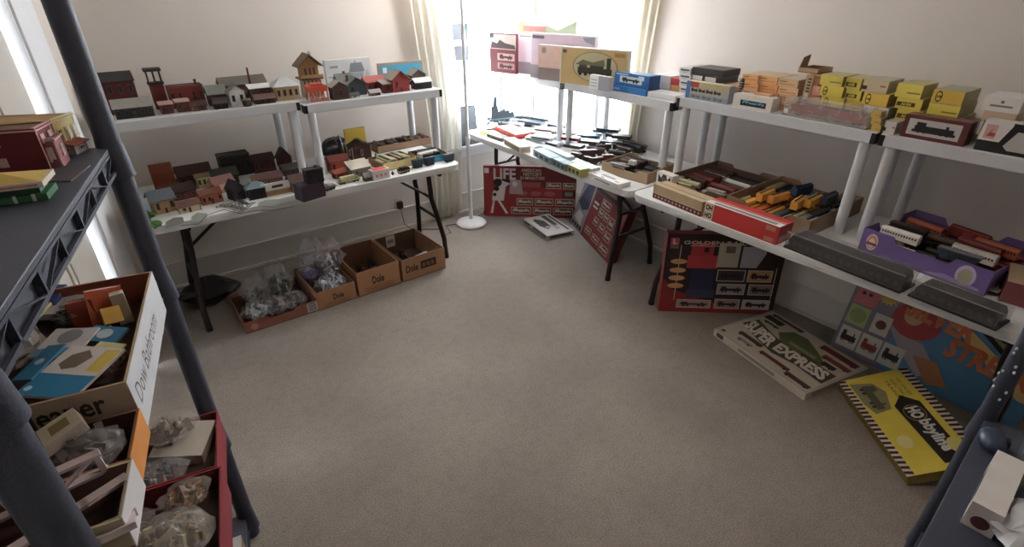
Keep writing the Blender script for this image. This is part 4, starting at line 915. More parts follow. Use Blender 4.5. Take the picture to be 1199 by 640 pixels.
def pr(f, w, d, h):
    F = f['front']; F.poly([(.0, .35), (.34, .35), (.46, .9), (.46, 1), (.02, 1)], M('d8d2d0')); F.rect(.07, .42, .25, .88, M('c99a90'), 2); F.poly([(.1, .5), (.12, .52), (.2, .8), (.17, .62), (.24, .62), (.24, .5)], M('b23a30'), 3)
    F.poly([(.42, .25), (.56, .75), (1, .75), (1, .12), (.5, .12)], M('b9b7b4'), 2); F.disc(.8, .45, .1, M('8a8f88'), 3)
cE('black_white_carton', 'black and white carton with a red emblem at the right edge of the shelves', 1139, 1216, 2.615, ZC, .06, (1146, 139), col='201f22', rough=.4, prints=pr, mats=dict(top='cfcac6'))
cE('teal_carton', 'dark teal carton behind the black and white one at the right edge', 1188, 1215, 2.69, ZC, .14, h=.1, col='44595a')

# ------------------------------------------------------------------ corner table
def cP(name, label, p1, p2, d, **k):
    return carton(name, label, k.pop('cat', 'box'), p1, p2, k.pop('z', ZT), d, k.pop('top', None), **k)
cP('yellow_carton', 'tiny pale yellow carton at the far corner of the window table', (562, 156), (568, 158), .06, h=.022, col='d8d060')
def pr(f, w, d, h): F = f['top']; F.rect(.15, .2, .8, .6, M('8c8478')); F.rect(.2, .3, .6, .5, M('2b2826'), 2); f['front'].rect(.2, .2, .85, .7, M('6a5c48'))
cP('dark_carton', 'small dark brown carton beside the tiny yellow one at the far table corner', (570, 160), (587, 166), .07, h=.024, col='4a4036', prints=pr)
def pr(f, w, d, h): f['top'].rect(.03, .03, .97, .97, M('d2d4d6'))
cP('red_carton', 'lower flat red-edged carton with a white top on the window table', (578, 152), (605, 163), .17, h=.022, col='b8342f', prints=pr)
cP('red_carton', 'upper flat red-edged carton with a white top, lying on its twin by the window', (580, 150.5), (604, 161), .15, z=ZT+.0232, h=.02, col='c03c36', prints=pr)
def pr(f, w, d, h): f['front'].rect(.05, .15, .95, .8, M('8a7a66')); f['right'].rect(.08, .2, .9, .8, M('b8a88a'))
cP('cream_carton', 'cream carton with a tan edge at the front of the window table', (590, 169), (609, 180), .085, h=.046, col='d8ccb8', prints=pr)
cP('white_kit_carton', 'white printed kit carton behind the cream one', (611, 166), (626, 175), .1, h=.02, col='cfd6d8', prints=lab('5b6a70', 1))
cP('green_carton', 'thin green carton among the kits under the window', (606, 156), (624, 163), .14, h=.018, col='14603f')
def pr(f, w, d, h):
    F = f['front']
    for i in range(3): F.rect(.1+i*.3, .2, .3+i*.3, .7, M('3d4a4e'))
    F = f['top']; F.rect(.08, .1, .5, .8, M('a3b8be')); F.rect(.55, .2, .92, .85, M('8fa6ae'))
cP('pale_blue_carton', 'pale blue kit carton at the front of the window table, left one of two', (624, 182), (644, 193), .085, h=.046, col='7f949c', prints=pr)
cP('pale_blue_carton', 'pale blue kit carton at the front of the window table, touching the olive-ended one', (646, 193), (662, 201), .07, h=.046, col='6f858e', prints=pr)
cP('olive_carton', 'kit carton with an olive yellow end, left of the white foam tray', (664, 201), (679, 208), .07, h=.05, col='b5ad5e', prints=pr)
cP('white_long_carton', 'long white-topped carton lying behind the pale blue cartons', (633, 178), (664, 192), .06, h=.045, col='a8b8be')
cP('white_long_carton', 'white carton behind the olive-ended one, pointing at the kraft box', (668, 196), (692, 206), .07, h=.045, col='d0d6d8')
q = cP('foam_tray', 'white moulded foam tray at the bare near end of the window table', (688, 206), (723, 221), .1, h=.026, col='dcdcda',
       prints=lambda f, w, d, h: (f['top'].rect(.3, .35, .72, .6, M('9b9c9e')), f['top'].rect(.08, .2, .2, .3, M('6a6a6c')), f['top'].rect(.8, .2, .92, .3, M('6a6a6c')), f['top'].rect(.4, .1, .5, .2, M('6a6a6c')), f['front'].rect(.25, .0, .75, .35, M('8f9092'))))
# scattered flat kits in the glare of the windows
kits = [(590, 143, 40, 'dark', '3a3f44', .18, .05), (607, 146, 30, 'dark', '2f3438', .2, .05), (622, 148, 20, 'slate', '4a545a', .17, .06), (614, 142, 35, 'black', '2a2d30', .2, .045), (634, 147, 15, 'grey', '6a7276', .15, .06), (640, 153, 30, 'white', 'c9c4c4', .14, .07), (628, 158, 20, 'pink', 'c45a68', .13, .06), (643, 163, 25, 'crimson', 'a83248', .12, .07), (630, 167, 30, 'white', 'd0cccc', .13, .07), (650, 170, 10, 'pale', 'b9c0c2', .1, .06), (664, 155, 25, 'grey', '8a8d8c', .14, .05), (675, 163, 20, 'magenta', 'a8456a', .12, .06), (690, 164, 35, 'teal', '3d7480', .13, .07), (703, 170, 28, 'navy', '27344a', .12, .05), (715, 172, 35, 'navy', '1f2a3c', .12, .05), (722, 168, 20, 'black', '22242a', .12, .05), (704, 162, 20, 'white', 'c9c9c9', .1, .05), (683, 178, 30, 'white', 'd2cfcc', .11, .07), (672, 176, 20, 'brown', '4f3c34', .1, .06), (656, 160, 40, 'olive', '8f8a5c', .1, .05)]
where = ['by the loco silhouette', 'behind the green carton', 'under the window glare', 'farthest back behind the red-edged cartons', 'left of the shelf posts at the back', 'left of the near shelf posts', 'right of the green carton', 'at the foot of the twin shelf posts', 'between the cream carton and the posts', 'just left of the twin posts, at the front', 'right of the twin posts at the back', 'right of the twin posts', 'in front of the east window', 'left of the dark heap by the kraft box', 'against the far side of the kraft box', 'behind the kraft box by the curtain', 'between the teal and navy kits', 'left of the kraft box', 'between the twin posts and the kraft box', 'right behind the twin posts']
gk = []
kits += [(598, 150, 30, 'grey', '7c858a', .16, .06), (584, 147, 45, 'charcoal', '34383c', .14, .05), (636, 170, 25, 'silver', 'a9b4ba', .13, .06), (618, 160, 30, 'rose', 'b06a70', .12, .05), (655, 149, 20, 'charcoal', '3a3f46', .15, .05), (662, 164, 25, 'sand', 'b0a488', .12, .06), (690, 171, 30, 'brown', '5a463c', .12, .06), (712, 164, 25, 'blue-grey', '4a5a6a', .13, .06), (668, 171, 30, 'crimson', '9a3040', .1, .05), (727, 173, 30, 'black', '202228', .1, .05)]
where += ['between the red-edged cartons and the green one', 'right beside the loco silhouette', 'behind the long white carton', 'in front of the green carton', 'at the back between the two pairs of posts', 'right of the twin posts, second row', 'in front of the teal kit', 'at the back beside the right curtain', 'just right of the twin posts, near the front', 'touching the back of the kraft box']
for i, (x, y, an, nm, col, L_, D_) in enumerate(kits):
    L_ *= 1.35; D_ *= 1.35
    P = at((x, y), ZT); lay = 0
    for (Q, l2) in gk:
        if (Q-P).length < .14 and l2 >= lay: lay = l2+1
    lay = min(lay, 4)
    gk.append((P, lay)); zz = ZT+lay*.0235+.0005
    q = thing('flat_kit', '%s flat kit pack lying %s' % (nm, where[i]), 'kit pack', Vector((P.x, P.y, zz)), math.radians(-90+an), 'flat kit packs under the windows')
    m = MB(); m.box(-L_/2, -D_/2, 0, L_/2, D_/2, .022, M(col, .45)); m.box(-L_/2+.01, -D_/2+.008, .022, L_/2-.03, D_/2-.008, .0226, M(('8d989c', col, '4a545a', col)[i % 4], .4)); m.box(L_/2-.026, -D_/2+.008, .022, L_/2-.006, D_/2-.008, .0227, M('3a444c', .4)); m.box(-L_/2+.01, -D_/2-.0006, .005, L_/2-.02, -D_/2, .016, M('2f363c', .5)); m.build('pack', q)
# dark crumbled rolling stock left of the kraft box
for i, (x, y, an) in enumerate(((676, 186, 20), (688, 184, 60), (697, 182, 30), (690, 191, 10), (707, 177, 50))):
    car(('flat', 'hopper', 'box', 'flat', 'steam')[i], '4a3027', '4a3027', at((x, y), ZT+.0005+(.0 if i < 9 else 0)), math.radians(-90+an), 'brown model railcar %s' % ('nearest the twin shelf posts', 'behind the white carton, left of the kraft box', 'against the left side of the kraft box', 'right behind the long white carton', 'at the back left corner of the kraft box')[i], 'loose brown stock', .125)
for i, (x, y, an, k, c1) in enumerate(((731, 181, 5, 'box', '4a3027'), (741, 178, 10, 'coach', '26262a'), (752, 176, 0, 'hopper', '4a3027'), (722, 184, 15, 'tank', '26262a'), (738, 171, 20, 'box', '27456b'), (750, 169, 10, 'hopper', '3b4656'), (712, 188, 60, 'flat', '6b2420'), (700, 191, 80, 'flat', '4a3027'), (727, 176, 40, 'steam', '26262a'))):
    P = at((x, y), ZT)
    if P.x > 2.95: P.x = 2.95
    car(k, c1, c1, Vector((P.x, P.y, ZT+.0006)), math.radians(-90+an), '%s %s behind the kraft box, %s' % (CN[c1], KINDN[k].replace('_', ' '), ('nearest its back left corner', 'second along its back', 'nearest the twin posts of the joint', 'left of the others', 'in the row nearest the wall', 'against the wall by the joint', 'turned crosswise', 'beside its left wall', 'in the middle of the heap')[i]), 'stock behind the kraft box', .13)
# kraft box of dark stock
o, c, t_, w_ = tray('kraft_box', 'open kraft box of dark railcars at the near end of the window table', 'open box', (704, 201), (757, 216), ZT, .3, .068, 'a98f70', '7c664e', notch=.5)
rd = random.Random(11); cols = ['4a3027', '26262a', '3b4656', '6d6f73', '4a3027', '3b4656', '26262a', '6d6f73']
for i in range(8):
    v = -.13+i*.037; k = ('box', 'hopper', 'diesel', 'flat', 'coach', 'hopper', 'box', 'tank')[i]
    car(k, cols[i], '4a3027', inside(c, t_, -w_/2+.095, v, ZT+.0045+.0), t_+rd.uniform(-.04, .04), '%s %s %s from the front, left half of the kraft box' % (CN[cols[i]], KINDN[k].replace('_', ' '), ORD[i]), 'stock in the kraft box', .15)
for i in range(4):
    v = -.11+i*.05; k = ('hopper', 'flat', 'box', 'steam')[i]; cc = ('6d6f73', '3b4656', '4a3027', '26262a')[i]
    if w_ > .27: car(k, cc, '26262a', inside(c, t_, w_/2-.06, v, ZT+.0045), t_+rd.uniform(-.05, .05), '%s %s %s from the front, right side of kraft box' % (CN[cc], KINDN[k].replace('_', ' '), ORD[i]), 'stock in the kraft box', .1)
q = thing('small_white_box', 'tiny white box sitting on the dark railcars in the kraft box', 'box', inside(c, t_, -.01, -.05, ZT+.0625), t_)
m = MB(); m.box(-.022, -.015, 0, .022, .015, .026, WHITE); m.build('box', q)
def pr(f, w, d, h): F = f['front']; F.rect(.12, .1, .88, .9, M('26242a')); F.poly([(.12, .9), (.3, .5), (.4, .9)], WHITE, 2); F.poly([(.88, .9), (.7, .5), (.6, .9)], WHITE, 2); F.disc(.5, .35, .16, M('5a4a48'), 2)
cP('kraft_carton', 'small kraft carton where the two right tables meet, under the black-printed card', (768, 212), (787, 219), .1, h=.045, col='b8a284', prints=lab('3a3430', 1))
cP('printed_card_box', 'white box with a black printed face on the small kraft carton', (768, 212), (786, 219), .05, z=ZT+.0458, h=.06, col='cfc8bc', prints=pr)

# ------------------------------------------------------------------ near right table
def pr(f, w, d, h):
    F = f['front']; F.rect(0, .02, 1, .36, M('5f1d20', .3)); F.rect(0, .36, 1, .42, M('c8b79c'), 2)
    for i in range(13): F.rect(.04+i*.075, .12, .075+i*.075, .26, M('b9a08c'), 2)
    F.rect(0, .42, 1, 1, M('b79c78', .3)); T_ = f['top']; T_.rect(.0, .0, 1, .3, M('c4ab88'), 1); T_.rect(.03, .35, .97, .42, M('8f7656'), 2); T_.rect(.03, .5, .97, .9, M('bda07a', .3), 2)
cP('coach_carton', 'long tan windowed carton with a dark red coach along its bottom edge', (764, 231), (820, 254), .1, top=(767, 215), col='b79c78', rough=.35, prints=pr)
def pr(f, w, d, h):
    F = f['front']; F.rect(0, 0, .13, 1, M('c9b9a4')); F.text('OH', .015, .56, .115, .9, INK, 2, .05); F.text('HO', .015, .1, .115, .44, INK, 2, .05)
    F.rect(.84, .06, .96, .3, M('b8785c')); F.rect(.84, .66, .96, .92, M('b8785c')); T_ = f['top']; T_.rect(0, 0, 1, .42, M('ddd8d2')); 
    for i in range(30): T_.rect(.1+i*.028, .1, .12+i*.028, .28, M('4a4648'), 2)
    T_.rect(.0, .5, 1, .56, M('d9a08c'), 1); f['right'].rect(.1, .1, .9, .4, M('c9a08c')); f['right'].rect(.1, .55, .9, .9, M('b8483c'), 1)
cP('red_long_carton', 'long bright red carton with a white top stripe, at the front of the right table', (823, 255), (908, 287), .115, top=(827, 236), col='c31f1c', rough=.35, prints=pr)
# trays of rolling stock
def wtray(name, label, x0, x1, y0, y1, h, **k):
    "tray with its front along the room side: y1 > y0, x0 front"
    return tray(name, label, 'open box', Vector((x0, y1, ZT)), Vector((x0, y0, ZT)), ZT, x1-x0, h, **k)
o, c, t_, w_ = wtray('stock_tray', 'low brown open carton of red, white and brown coaches under the stack shelf', 2.45, 2.98, 1.475, 1.885, .075, col='6f553f', inner='5c4534', notch=.4)
R_ = lambda *a: a
fill(c, t_, ZT+.004, [(-.2, 8, [(-.1, 'flat', 'a8a39a', 'b8b083'), (.09, 'flat', 'a8a39a', 'a8a39a')]), (-.14, 5, [(-.11, 'tank', 'b8b083', '4a3027'), (.08, 'flat', 'a8a39a', 'a8a39a')]), (-.08, -4, [(-.11, 'box', '4a3027', '4a3027'), (.08, 'coach', '6b2420', '6b2420')]), (-.02, -5, [(-.1, 'coach', '8a2a22', '6b2420'), (.1, 'coach', '6b2420', '4a3027')]),
     (.045, -4, [(-.1, 'box', '6b2420', '4a3027'), (.09, 'coach', 'd6d0c6', 'd6d0c6')]), (.11, -3, [(-.1, 'coach', 'a8a39a', '4a3027'), (.09, 'coach', '26262a', '26262a')]), (.17, 0, [(-.1, 'box', '4a3027', '4a3027'), (.1, 'hopper', '26262a', '4a3027')]), (.22, 0, [(-.1, 'flat', '4a3027', '6b2420'), (.1, 'flat', '26262a', '4a3027')])], 'low brown carton under the stack shelf', 'coaches in the low brown carton')
o, c, t_, w_ = wtray('stock_tray', 'brown open carton of yellow, orange and blue-grey railcars behind the long red carton', 2.45, 2.98, 1.02, 1.46, .085, col='8f7356', inner='7a5c42', notch=.45)
cols = [('b8b083', '6b2420', '3b4656', '27456b'), ('e0a018', 'c2571c', '6b2420', '3b4656'), ('e0a018', 'd9901c', '3b4656', '26262a'), ('b8b083', 'c2571c', '4a3027', '27456b'), ('d9901c', 'e0a018', 'e0a018', '3b4656'), ('e0a018', 'c2571c', 'b8b083', '6d6f73'), ('d9901c', 'c2571c', '6d6f73', 'a8a39a'), ('6d6f73', '3b4656', '26262a', '6d6f73')]
# cars stand across the carton, pointing to the wall, in three ranks
rd = random.Random(3)
for r in range(3):
    for i in range(9):
        u = -w_/2+.028+i*(w_-.056)/8; v = -.185+r*.172; cc = [['b8b083', 'e0a018', 'd9901c', 'c2571c', 'e0a018', '3b4656', 'b8b083', '6d6f73', 'a8a39a'], ['6b2420', 'c2571c', 'a8a39a', 'c2571c', '4a3027', 'e0a018', 'e0a018', '3b4656', '6d6f73'], ['b8b083', '26262a', '27456b', '3b4656', '7f9aa8', '27456b', '3b4656', '26262a', '3b4656']][r][i]
        k = ('box', 'diesel', 'hopper', 'coach')[(i*2+r) % 4]
        car(k, cc, cc, inside(c, t_, u, v, ZT+.0045), t_+math.pi/2+rd.uniform(-.03, .03), '%s %s %s from left, %s rank, brown carton behind the red one' % (CN[cc], {'box': 'boxcar', 'diesel': 'diesel', 'hopper': 'hopper', 'coach': 'coach'}[k], ORD[i], ('front', 'middle', 'back')[r]), 'railcars in the brown carton behind the red one', .155)
for i, (u, v, a_, cc) in enumerate(((-.09, -.13, .5, 'e0a018'), (-.03, -.11, .35, 'd9901c'), (.07, -.1, .6, 'e0a018'), (.1, -.02, .5, 'e0a018'), (-.02, .1, .3, '27456b'), (.13, .08, .5, '3b4656'))):
    car('box', cc, cc, inside(c, t_, u, v, ZT+.0625), t_+math.pi/2+(a_-.45), '%s boxcar lying askew on top, %s' % (CN[cc], ('leftmost of the loose top ones', 'beside the leftmost top one', 'front middle of the brown carton', 'right of the middle one', 'at the back middle', 'at the back right')[i]), 'loose top railcars in the brown carton', .13)
# purple tray
def pr(f, w, d, h):
    F = f['front']; F.disc(.1, .5, .05, M('cfc0c8'), 1, .36); F.disc(.1, .5, .042, M('c98a5a'), 2, .3); F.disc(.1, .46, .026, M('dcc8b4'), 3, .2); F.rect(.055, .36, .145, .48, M('6b4a58'), 4)
    F.disc(.84, .5, .07, M('b7a8cc'), 1, .42); F.disc(.84, .46, .05, M('9b9a7c'), 2, .32); F.poly([(.55, .1), (.7, .3), (.95, .2), (.97, .08)], M('8f78b4'), 1)
o, c, t_, w_ = tray('purple_tray', 'purple fruit carton packed with red, white and black railcars', 'open box', (1004, 291), (1151, 347), ZT, .42, .105, '6a558f', '57457c', notch=.4, prints=pr, corner=1)
rows = [(-.165, 6, [(-.12, 'coach', 'd6d0c6', 'd6d0c6'), (.06, 'hopper', '3b4656', '6d6f73'), (.195, 'flat', 'a8a39a', 'a8a39a', )]), (-.105, 5, [(-.16, 'flat', '26262a', 'd6d0c6'), (.0, 'steam', '26262a', '26262a'), (.16, 'coach', 'd6d0c6', 'd6d0c6')]), (-.045, 3, [(-.15, 'hopper', '26262a', '6d6f73'), (.02, 'steam', '26262a', '4a3027'), (.17, 'coach', '8a2a22', '6b2420')]),
        (.015, 2, [(-.15, 'hopper', '26262a', '4a3027'), (.02, 'box', '4a3027', '26262a'), (.17, 'box', '6b2420', '8a2a22')]), (.075, -4, [(-.14, 'coach', 'a3502a', 'a3502a'), (.03, 'box', '26262a', '4a3027'), (.18, 'coach', 'a3502a', '8a2a22')]), (.13, -2, [(-.14, 'coach', '6b2420', '6b2420'), (.03, 'box', '8a2a22', '6b2420'), (.18, 'coach', '8a2a22', '8a2a22')]), (.18, 0, [(-.14, 'box', '6b2420', '4a3027'), (.03, 'coach', '8a2a22', '6b2420'), (.18, 'coach', '6b2420', '8a2a22')])]
fill(c, t_, ZT+.0045, rows, 'lower layer in the purple carton', 'railcars in the purple carton', .145)
for i, (u, v, a_, k, c1, c2) in enumerate(((-.13, -.13, .05, 'coach', 'd6d0c6', 'd6d0c6'), (.12, -.07, .03, 'coach', 'd6d0c6', 'a8a39a'), (-.12, .05, -.1, 'coach', 'a3502a', 'a3502a'), (.14, .07, 0, 'coach', 'a3502a', 'a3502a'), (-.02, -.03, .1, 'tank', '4a3027', '26262a'), (.02, .12, -.1, 'box', '6b2420', '8a2a22'), (.1, .02, .0, 'coach', '8a2a22', '6b2420'), (-.14, -.05, .05, 'hopper', '26262a', '4a3027'), (.1, -.15, .1, 'hopper', '3b4656', '6d6f73'))):
    car(k, c1, c2, inside(c, t_, u, v, ZT+.0625), t_+a_, '%s %s on the upper layer of the purple carton, %s' % (CN[c1], KINDN[k].replace('_', ' '), ('front left', 'right of centre', 'back left', 'back right', 'centre', 'back middle', 'behind the white one', 'left edge', 'front right')[i]), 'upper layer in the purple carton', .15)
# clear cases
def case(label, p1, p2, d, top, inner, L_in, lab2, col='141416', tint='8a8684', al=.26):
    c, t_, w_ = seat(p1, p2, ZT, d); h = hz(at(p1, ZT), top, ZT)
    q = thing('display_case', label, 'display case', c, t_, None)
    m = MB(); m.box(-w_/2, -d/2, 0, w_/2, d/2, .008, BLACK); m.build('base', q)
    m = MB(); m.box(-w_/2+.002, -d/2+.002, .0085, w_/2-.002, d/2-.002, h, clear(tint, al, .1)); m.build('cover', q)
    a = w_/2-.012; b_ = d/2-.012
    m = MB(); m.prism([(-a, .0085), (a, .0085), (a, h*.55), (a-.012, h*.86), (-a+.012, h*.86), (-a, h*.55)], -b_, b_, M(col, .3), 'y')
    for k in range(int(w_/.03)): m.box(-a+.02+k*.03, -b_-.0012, h*.28, -a+.036+k*.03, -b_, h*.5, M('2e2e33', .3))
    m.build('black_train_row', q)
    m = MB(); m.box(-w_/2+.001, -d/2+.001, h-.0015, w_/2-.001, -d/2+.004, h+.001, M('8a8884', .2)); m.build('rim_highlight', q)  # pale strip drawn as a highlight along the cover's top front edge
case('longer clear case of black trains at the edge of the right table', (917, 289), (1053, 344), .12, (921, 271), 'coach', .155, 'longer clear case')
case('shorter clear case of black trains at the near end of the right table', (1062, 346), (1166, 388), .11, (1067, 327), 'coach', .135, 'shorter clear case')
cP('maroon_carton', 'dull maroon carton with a kraft top beyond the purple carton at the right edge', (1168, 352), (1205, 362), .2, h=.085, col='7c3a3c', mats=dict(top='a58a6c'))
# train silhouette, far end of the window table
a, t_, w_ = span((563, 153), (604, 148), ZT)
q = thing('locomotive_cutout', 'flat metal cut-out of a steam locomotive at the far end of the window table', 'cut-out ornament', a, t_)
sl = M('2a3640', .5); wt = M('5c6c74', .5); h_ = .27
m = MB(); W = w_
def pg(pts, mat, y0=-.004, y1=.004): m.prism([(p[0]*W, p[1]*h_) for p in pts], y0, y1, mat, 'y')
pg([(.3, .28), (.95, .28), (.95, .42), (.9, .5), (.84, .44), (.78, .56), (.72, .5), (.66, .6), (.6, .52), (.5, .52), (.48, .68), (.3, .68)], sl); m.build('boiler', q)
m = MB(); pg([(.36, .68), (.47, .68), (.45, .95), (.38, .95)], sl); pg([(.385, .95), (.42, .95), (.41, 1.35), (.395, 1.35)], M('5a666c', .5)); m.build('chimney', q)
for i, (u, r) in enumerate(((.4, .11), (.58, .11), (.74, .1), (.9, .09))):
    m = MB(); m.X = Matrix.Translation((u*W, -.005, .14*h_+.012)); n = 20; R = r*W*.9
    m.tube([(R*math.cos(6.283*k/n), 0, R*math.sin(6.283*k/n)) for k in range(n+1)], .0025, wt, 6)
    for k in range(4): m.tube([(R*math.cos(.785*k), 0, R*math.sin(.785*k)), (-R*math.cos(.785*k), 0, -R*math.sin(.785*k))], .0018, sl, 6)
    m.build('wheel', q)
m = MB(); pg([(.26, .26), (.98, .26), (.98, .31), (.26, .31)], wt, -.006, .006); m.build('running_board', q)
m = MB()
for k in range(7): m.tube([(.28*W, -.002, .3*h_), ((-.02+k*.04)*W, -.002, .004)], .0022, M('4f7c66', .5), 6)
m.build('cowcatcher', q); m = MB(); pg([(-.02, 0), (1.0, 0), (1.0, .04), (-.02, .04)], sl, -.012, .012); m.build('foot', q)
# ------------------------------------------------------------------ on the floor
def lean(name, label, bl, br, up, w, h, th, col, prn, cat='box', side='5c1c1e', group=None):
    q = leaning(name, label, cat, bl, br, up, w, h, th, group)
    m = MB(); m.box(-w/2, -th/2, 0, w/2, th/2, h, M(col, .35), {k: M(side, .5) for k in ('left', 'right', 'top', 'bottom', 'back')})
    prn(faces(m, w, th, h)['front']); m.build('printed_carton', q); return q
wf = M('d8d2cf', .4); rdm = M('9c2126', .35); drk = M('2a1a1c', .4); cr = M('c9b59c', .5)
k_ = .972
bl = at((567, 246), 0)*k_; br = at((673, 249), 0)*k_; h_ = .45; bl.z = br.z = 0
def pr(F):
    F.rect(0, 0, 1, 1, rdm); F.rect(.24, .6, 1, 1, M('6d1a1e', .35), 2); F.rect(.01, .86, .06, .96, wf, 3)
    F.text('LIFE', .11, .74, .35, .96, wf, 4, .03)
    F.text('AMERICAN', .41, .9, .62, .96, cr, 4); F.text('HISTORY', .43, .82, .63, .89, cr, 4); F.text('IN MINIATURE', .4, .75, .66, .81, cr, 4, .01)
    F.poly([(.09, .32), (.1, .48), (.13, .62), (.2, .72), (.27, .72), (.29, .66), (.24, .6), (.22, .32)], wf, 5)      # dancing figure
    F.disc(.155, .68, .045, drk, 6); F.poly([(.2, .72), (.3, .66), (.31, .7), (.22, .76)], drk, 6); F.poly([(.1, .32), (.12, .32), (.1, .06), (.07, .06)], wf, 5); F.poly([(.15, .32), (.18, .32), (.27, .06), (.24, .06)], wf, 5)
    F.disc(.14, .56, .03, drk, 6); F.disc(.12, .44, .02, drk, 6)
    F.poly([(.28, .46), (.29, .74), (.41, .74), (.43, .46)], M('b39aa0', .4), 7); F.disc(.34, .66, .03, wf, 8)
    for (a, b, c, d) in ((.68, .58, .84, .7), (.86, .58, .99, .7), (.36, .24, .54, .38), (.56, .24, .76, .38), (.78, .24, .99, .38), (.3, .06, .52, .2), (.54, .06, .74, .2), (.76, .06, .98, .2)):
        F.rect(a, b, c, d, cr, 3); F.rect(a+.006, b+.012, c-.006, d-.012, M('7a4a44', .3), 4); F.train(a+.01, b+.01, c-.01, d-.01, M('c9b8ac'), drk, 5)
    for u in (.42, .57, .72): F.disc(u, .48, .06, M('b4565a'), 3, .045)
    F.rect(.42, .6, .62, .7, M('a8484a'), 3); F.rect(.86, .42, .99, .54, drk, 3); F.rect(.88, .44, .97, .52, M('8a7a6c'), 4)
lean('train_set_carton', 'large red train set carton lettered LIFE, standing under the window table', bl, br, bl+Vector((.012, .015, .45)), (br-bl).length, h_, .045, '9c2126', pr)
# white and black flat box
def pr(f, w, d, h):
    F = f['top']; F.rect(.05, .62, .6, .78, M('3a3230')); F.poly([(.12, .3), (.3, .52), (.62, .5), (.72, .3), (.5, .18), (.2, .2)], M('3d3634'), 1); F.disc(.62, .38, .06, M('8f8a84'), 2)
    for i in range(3): F.rect(.5, .56+i*.05, .8, .585+i*.05, M('6a645f'), 2)
    F.rect(.08, .84, .92, .93, M('4a403c')); f['front'].rect(.06, .3, .3, .7, M('3a3432')); f['front'].rect(.4, .2, .95, .8, M('6a625c')); f['right'].rect(.1, .3, .9, .75, M('3a3432'))
carton('flat_carton', 'flat white and black printed carton lying on the carpet before the LIFE carton', 'box', (613, 261), (647, 280), .0005, .25, h=.04, ang=-99, col='b7b0a8', prints=pr)
# leaning red carton
br = at((712, 309), 0); bl = Vector((2.895, 3.13, 0)); d_ = (bl-br).normalized(); bl = br+d_*.8; h_ = .42
def pr(F):
    F.rect(0, 0, 1, 1, M('7d2226', .35)); F.rect(0, 0, .3, 1, M('8f8a94', .4), 2); F.poly([(.02, .5), (.1, .9), (.26, .96), (.28, .5), (.16, .4)], M('3d3f58'), 3); F.poly([(.04, .2), (.1, .38), (.22, .34), (.24, .12)], M('c9c4c4'), 4)
    for i in range(4): F.rect(.03+i*.065, .04, .08+i*.065, .12, M('4a2a30'), 4)
    F.rect(.3, .93, 1, 1, drk, 3)
    for (a, b, c, d) in ((.5, .74, .68, .88), (.5, .56, .6, .7), (.62, .56, .72, .7), (.74, .5, .84, .7), (.46, .36, .56, .5), (.6, .34, .72, .48), (.75, .28, .88, .44), (.36, .12, .5, .24), (.54, .1, .7, .22), (.74, .06, .92, .2)):
        F.rect(a, b, c, d, cr, 3); F.rect(a+.006, b+.012, c-.006, d-.012, M('5c2a2a', .3), 4); F.train(a+.01, b+.01, c-.01, d-.01, M('b8a89c'), drk, 5)
    F.rect(.33, .6, .48, .9, M('5a1a1e'), 3); F.rect(.35, .62, .46, .66, cr, 4); F.rect(.35, .7, .46, .74, cr, 4); F.rect(.9, .5, .99, .9, M('8a3c40'), 3)
lean('train_set_carton', 'dark red train set carton leaning under the window table, next to the table legs', bl, br, br+Vector((.12, -.03, .38)), .8, h_, .06, '7d2226', pr)
# GOLDEN RAIL
bl = at((771, 361), 0)*.99; br = at((905, 362), 0)*.98; bl.z = br.z = 0; h_ = .52
def pr(F):
    F.rect(0, 0, 1, 1, M('861f20', .4)); F.poly([(0, .45), (.1, .3), (.5, .12), (.9, .06), (1, .06), (1, 1), (0, 1)], M('2b1c1e', .4), 2)
    F.text('GOLDEN RAIL', .14, .875, .66, .92, cr, 4, .02); F.rect(.2, .855, .6, .862, cr, 4)
    F.rect(.03, .86, .1, .95, M('b5464a'), 4); F.text('L', .05, .875, .08, .935, wf, 5, .03); F.rect(.03, .82, .1, .855, M('6a5c5c'), 4)
    F.rect(.21, .62, .4, .9, M('b8282c', .4), 3); F.rect(.19, .58, .46, .74, M('c03034', .4), 4); F.rect(.32, .78, .36, .84, M('2b1c1e'), 5); F.rect(.24, .28, .44, .58, M('2a2c4c', .4), 3); F.rect(.22, .2, .46, .3, M('3a3c5c', .4), 4)
    F.rect(.44, .6, .62, .9, M('b7ab98', .4), 6); F.rect(.5, .78, .58, .86, M('6a6258'), 7); F.rect(.64, .6, .84, .86, M('a9a6b0', .4), 5)
    F.poly([(.78, .6), (.84, .78), (.95, .82), (.99, .7), (.99, .6)], M('3a2426'), 6)
    for v in (.66, .55, .45, .35): F.disc(.12, v, .07, M('c48f52'), 4, .033)
    for i in range(4): F.rect(.12, .16, .126, .86, cr, 3)
    for (a, b, c, d, col) in ((.46, .42, .7, .57, '3a3034'), (.72, .42, .93, .57, 'b98a50'), (.48, .25, .72, .39, '9a8f92'), (.75, .25, .96, .39, '8a6a6c'), (.15, .06, .45, .17, 'a08a88'), (.48, .06, .7, .19, '9a8480'), (.72, .06, .96, .19, 'b8b0b2')):
        F.rect(a, b, c, d, cr, 4); F.rect(a+.008, b+.01, c-.008, d-.01, M(col, .4), 5); F.train(a+.02, b+.02, c-.02, d-.02, M('2f2428'), drk, 6)
    F.rect(.95, .2, .957, .62, cr, 3); F.rect(.86, .62, .957, .63, cr, 3)
lean('train_set_carton', 'dark red train set carton lettered GOLDEN RAIL, standing under the right table', bl, br, bl+Vector((.02, .02, .52)), (br-bl).length, h_, .06, '861f20', pr, side='a04038')
